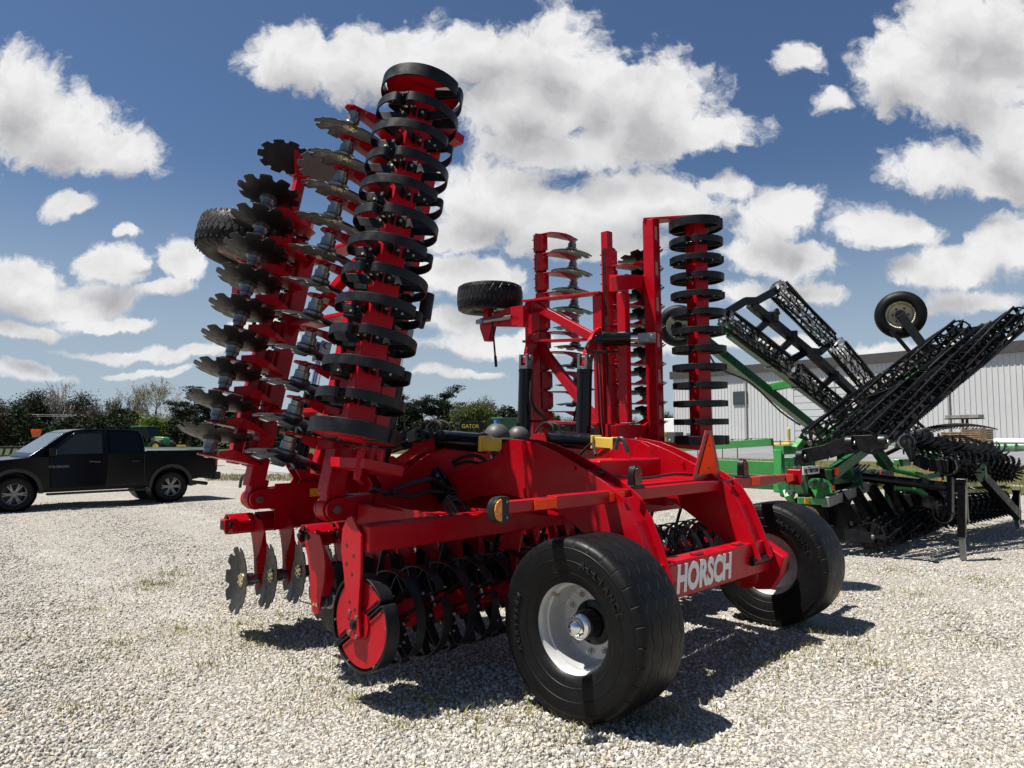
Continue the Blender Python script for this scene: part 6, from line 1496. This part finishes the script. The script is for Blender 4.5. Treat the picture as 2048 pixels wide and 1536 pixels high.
# ================================================================== trees
BARK = pbr('bark', (.085, .068, .052), .9, var=.35, vscale=6, bump=.6, bscale=12); BARKP = pbr('pale_bark', (.27, .24, .195), .9, var=.3, vscale=6)
LM = {'dark': leafmat('dark_leaves', (.012, .019, .0075)), 'mid': leafmat('mid_leaves', (.028, .042, .011)), 'bright': leafmat('spring_leaves', (.10, .135, .022), .35), 'pine': leafmat('pine_needles', (.008, .014, .007)), 'brown': leafmat('brown_twigs', (.045, .032, .020)), 'bud': leafmat('yellow_buds', (.20, .19, .075), .35), 'willow': leafmat('willow_leaves', (.075, .095, .030), .4)}
def limbs(R, h, kind):
    """recursive limb skeleton: list of (points, radius0, radius1) and twig ends"""
    segs, ends = [], []
    P = {'dense': (5, .30, .62, .55, 3), 'bare': (10, .15, .38, .58, 3), 'wide': (5, .28, .78, .66, 4), 'pine': (9, .5, 1.1, .34, 2), 'willow': (7, .12, .50, .55, 3)}[kind]
    nb, first, spread, ratio, depth = P
    def grow(p, d, L, r, lev):
        n = 4; pts = [p]; q = p.copy(); dd = d.copy()
        for i in range(n):
            dd = (dd + V((R.gauss(0, .13), R.gauss(0, .13), R.gauss(.05, .06)))).normalized(); q = q + dd * (L / n); pts.append(q.copy())
        segs.append((pts, r, r * .55))
        if lev >= depth: ends.append((q, dd)); ends.append((pts[2], dd)); return
        k = nb if lev == 0 else R.randint(3, 4)
        for i in range(k):
            t = first + (1 - first) * (i + .5 + R.uniform(-.3, .3)) / k if lev == 0 else R.uniform(.35, 1.0)
            idx = min(int(t * n), n - 1); b_ = pts[idx].lerp(pts[idx + 1], t * n - idx)
            a = R.random() * 6.283; x, y = perp(dd); sp_ = spread * R.uniform(.7, 1.25); nd = (dd * math.cos(sp_) + (x * math.cos(a) + y * math.sin(a)) * math.sin(sp_)).normalized()
            if kind in ('willow', 'bare'): nd = (nd + Z * .45).normalized()
            grow(b_, nd, L * ratio * R.uniform(.8, 1.2) * (1.15 - .4 * t if kind == 'pine' and lev == 0 else 1), r * .5, lev + 1)
        if lev > 0 or kind != 'pine': grow(q, dd, L * ratio * .9, r * .55, lev + 1)
    grow(V((0, 0, 0)), V((R.gauss(0, .04), R.gauss(0, .04), 1)).normalized(), h * {'dense': .52, 'bare': .52, 'wide': .42, 'pine': .92, 'willow': .45}[kind], h * {'pine': .018, 'bare': .010}.get(kind, .02), 0)
    return segs, ends
def make_tree(name, seed, h, kind, leaf, n, size, spreadr, label, bark=BARK, twigs=0):
    R = random.Random(seed); segs, ends = limbs(R, h, kind); o = thing(name, label, 'tree')
    mb = MB()
    for pts, r0, r1 in segs:
        m = len(pts) - 1; sd_ = 6 if r0 > h * .006 else 3; prev = None
        for i, p in enumerate(pts):
            d = (pts[min(i + 1, m)] - pts[max(i - 1, 0)]).normalized(); x, y = perp(d); r = max(r0 + (r1 - r0) * i / m, .012)
            C = mb.vs([p + (x * math.cos(t) + y * math.sin(t)) * r for t in (6.283 * k / sd_ for k in range(sd_))])
            if prev: [mb.f([prev[k], prev[(k + 1) % sd_], C[(k + 1) % sd_], C[k]]) for k in range(sd_)]
            prev = C
    for q, dd in ends[:] if twigs else []:
        for k in range(twigs):
            e = (dd + V((R.gauss(0, .35), R.gauss(0, .35), R.gauss(.25, .3)))).normalized() * h * R.uniform(.03, .075); x, y = perp(e.normalized()); wq = x * (.015 if kind == 'bare' else .014) * h / 8
            mb.f(mb.vs([q - wq, q + wq, q + e]))
    mb.build('trunk', bark, o, fix=False)
    if leaf:
        vs, fs = [], []
        for i in range(n):
            q, dd = ends[R.randrange(len(ends))]; s = spreadr * h
            p = q + V((R.gauss(0, s), R.gauss(0, s), R.gauss(0, s * (.45 if kind == 'pine' else .8))))
            if p.z < h * .06: p.z = h * .06 + R.random() * h * .1
            a = V((R.gauss(0, 1), R.gauss(0, 1), R.gauss(0, .7))).normalized(); b_ = a.cross(V((R.gauss(0, 1), R.gauss(0, 1), R.gauss(0, 1)))).normalized()
            if kind == 'willow': a = (V((.35, 0, .9)) + a * .5).normalized()
            L = size * R.uniform(.6, 1.4); W_ = L * R.uniform(.35, .7); i0 = len(vs)
            vs += [tuple(p - a * L), tuple(p + b_ * W_), tuple(p + a * L), tuple(p - b_ * W_)]; fs.append((i0, i0 + 1, i0 + 2, i0 + 3))
        me = bpy.data.meshes.new('crown'); me.from_pydata(vs, [], fs); me.materials.append(LM[leaf]); c = bpy.data.objects.new('crown', me); COL.objects.link(c); c.parent = o
    return o
TREES = {}
def tree(key, px, top, d, wscale=1.0, label=None, rz=None, zs=1.0):
    """stand a tree of a kind so that it reaches the height seen; copies share meshes"""
    h = EYE + (HOR - top) / FPX * d; src = TREES[key]; h0, o = src['h'], src['o']
    if not src['used']: src['used'] = True; c = o
    else: c = dup(o)
    p = at_y(px, 868, d); k = h / h0; c.location = (p.x, p.y, -.05); c.scale = (k * wscale, k * wscale, k * zs); c.rotation_euler = (0, 0, rz if rz is not None else random.random() * 6.28)
    c['group'] = 'trees behind the farm yard'
    if label: c['label'] = label
    return c
def reg(key, *a, **kw): TREES[key] = dict(h=a[2], o=make_tree(*a, **kw), used=False)
reg('dense', 'leafy_tree', 11, 9, 'dense', 'dark', 6000, .125, .075, 'dark leafy tree')
reg('dense2', 'leafy_tree', 12, 9, 'dense', 'mid', 5600, .125, .08, 'mid green leafy tree')
reg('bright', 'leafy_tree', 13, 6, 'dense', 'bright', 3600, .14, .085, 'bright green bush')
reg('pine', 'pine_tree', 21, 10, 'pine', 'pine', 7500, .12, .040, 'dark pine')
reg('bare', 'bare_tree', 31, 12, 'bare', None, 0, 0, 0, 'bare tree', bark=BARKP, twigs=5)
reg('brown', 'bare_tree', 32, 8, 'bare', 'brown', 1500, .10, .05, 'brown twiggy tree', twigs=5)
reg('wide', 'budding_tree', 41, 12, 'wide', 'bud', 2600, .11, .035, 'spreading tree in pale bud', bark=BARKP, twigs=4)
reg('willow', 'willow_tree', 51, 9, 'willow', 'willow', 7000, .14, .05, 'feathery green tree', twigs=3)
T_ = tree
T_('bare', 128, 768, 96, 1.35, 'tall bare pale tree rising above the left evergreens', 1.0)
T_('wide', 318, 760, 92, 1.10, 'big spreading tree in pale bud, right of the pickup cab', 2.2)
T_('dense', 52, 783, 104, 1.25, 'dark tree left of the tall bare tree'); T_('dense', 88, 790, 108, 1.2, 'dark tree just behind the tall bare tree, left side'); T_('dense', 152, 788, 106, 1.3, 'dark tree just behind the tall bare tree, right side')
T_('brown', 16, 806, 88, 1.5, 'brown twiggy tree at the left picture edge'); T_('brown', 172, 806, 90, 1.4, 'brown twiggy tree right of the tall bare tree'); T_('dense', -12, 796, 100, 1.4, 'dark tree cut off by the left picture edge')
T_('dense2', 200, 818, 92, 1.3, 'mid green tree above the pickup roof'); T_('dense2', 236, 822, 96, 1.2, 'mid green tree right of the one above the pickup roof')
T_('brown', 226, 796, 190, 1.3, 'distant bare crown left of the pale budding tree'); T_('brown', 264, 793, 200, 1.1, 'distant bare crown close to the pale budding tree'); T_('brown', 245, 806, 205, 1.6, 'distant brown crown between two others'); 
T_('bright', 292, 826, 84, 1.15, 'bright spring green bush under the budding tree'); T_('bright', 345, 826, 98, .9, 'yellow green bush behind the budding tree trunk')
T_('pine', 384, 792, 84, 1.25, 'dark pine right of the budding tree'); T_('pine', 418, 790, 88, 1.3, 'dark pine half hidden by the lowest front discs'); T_('dense', 452, 800, 90, 1.3, 'dark tree behind the hubs of the raised left wing'); T_('dense', 500, 806, 100, 1.3, 'dark tree seen left of the dark red wing tube'); T_('brown', 556, 822, 150, 1.4, 'far low brown tree seen through the left wing'); T_('dense', 535, 836, 110, 1.5, 'low dark tree seen through the left wing'); T_('dense', 604, 826, 120, 1.5, 'dark tree behind the lower grey discs'); T_('dense', 660, 812, 105, 1.4, 'dark tree behind the raised ring roller')
T_('pine', 812, 790, 80, 1.25, 'tallest dark pine right of the ring roller'); T_('pine', 840, 806, 84, 1.3, 'short dark pine between two taller ones'); T_('pine', 872, 788, 84, 1.4, 'dark round topped pine left of the feathery tree'); T_('dense', 790, 800, 90, 1.2, 'dark tree touching the ring roller'); T_('dense', 900, 812, 90, 1.3, 'dark tree behind the feathery one')
T_('willow', 930, 772, 74, 1.25, 'tall feathery green tree left of the combine', .4); T_('willow', 972, 788, 76, 1.05, 'shorter feathery green tree right above the combine', 2.4); T_('brown', 1003, 800, 100, 1.3, 'thin bare tree above the combine'); T_('dense2', 1034, 822, 92, 1.3, 'green bush right of the combine cab'); T_('dense', 1082, 826, 95, 1.2, 'dark tree between the two fold cylinders, left'); T_('dense', 1112, 828, 98, 1.2, 'dark tree between the two fold cylinders, right'); T_('dense', 1146, 838, 105, 1.2, 'low dark tree by the right fold cylinder'); T_('brown', 1250, 838, 170, 1.8, 'far low brown tree behind the red wing tubes'); T_('dense2', 1196, 846, 150, 1.8, 'far low green tree left of the lattice mast'); T_('dense2', 1290, 846, 150, 1.8, 'far low green tree behind the rear wing tube'); T_('dense2', 1338, 820, 105, 1.0, 'small green tree at the left corner of the shed')
# the scrub between the trunks reads as one mass
R = random.Random(5); vs, fs = [], []
for i in range(42000):
    px = R.uniform(-60, 1345); d = R.uniform(86, 104) + (40 if px > 1150 else 0); t_ = .5 + .5 * math.sin(px * .045) * math.sin(px * .013 + 1)
    h = (2.6 + 2.6 * t_) * (1 if px < 1120 else .55) * R.random() ** .8; p = at_y(px, 868, d); p = V((p.x, p.y, h))
    a = V((R.gauss(0, 1), R.gauss(0, 1), R.gauss(0, .7))).normalized(); b_ = a.cross(V((R.gauss(0, 1), R.gauss(0, 1), R.gauss(0, 1)))).normalized(); L = R.uniform(.14, .34); i0 = len(vs)
    vs += [tuple(p - a * L), tuple(p + b_ * L * .6), tuple(p + a * L), tuple(p - b_ * L * .6)]; fs.append((i0, i0 + 1, i0 + 2, i0 + 3))
me = bpy.data.meshes.new('scrub'); me.from_pydata(vs, [], fs); me.materials.append(LM['dark']); o = bpy.data.objects.new('scrub', me); COL.objects.link(o); tag(o, kind='stuff')
for dist, hgt, nm in ((230, 5.0, 'distant_woods'), (420, 7.0, 'far_woods')):
    vs, fs = [], []
    for i in range(16000):
        ang = R.uniform(-.85, .35); p = V((math.tan(ang) * dist, dist + R.uniform(-8, 8), hgt * R.random() ** .7 * (.75 + .25 * math.sin(ang * 37) * math.sin(ang * 91))))
        a = V((R.gauss(0, 1), R.gauss(0, 1), R.gauss(0, .7))).normalized(); b_ = a.cross(V((R.gauss(0, 1), R.gauss(0, 1), R.gauss(0, 1)))).normalized(); L = R.uniform(.4, .9) * dist / 230; i0 = len(vs)
        vs += [tuple(p - a * L), tuple(p + b_ * L * .7), tuple(p + a * L), tuple(p - b_ * L * .7)]; fs.append((i0, i0 + 1, i0 + 2, i0 + 3))
    me = bpy.data.meshes.new(nm); me.from_pydata(vs, [], fs); me.materials.append(LM['brown' if dist < 300 else 'mid']); o = bpy.data.objects.new(nm, me); COL.objects.link(o); tag(o, kind='stuff')
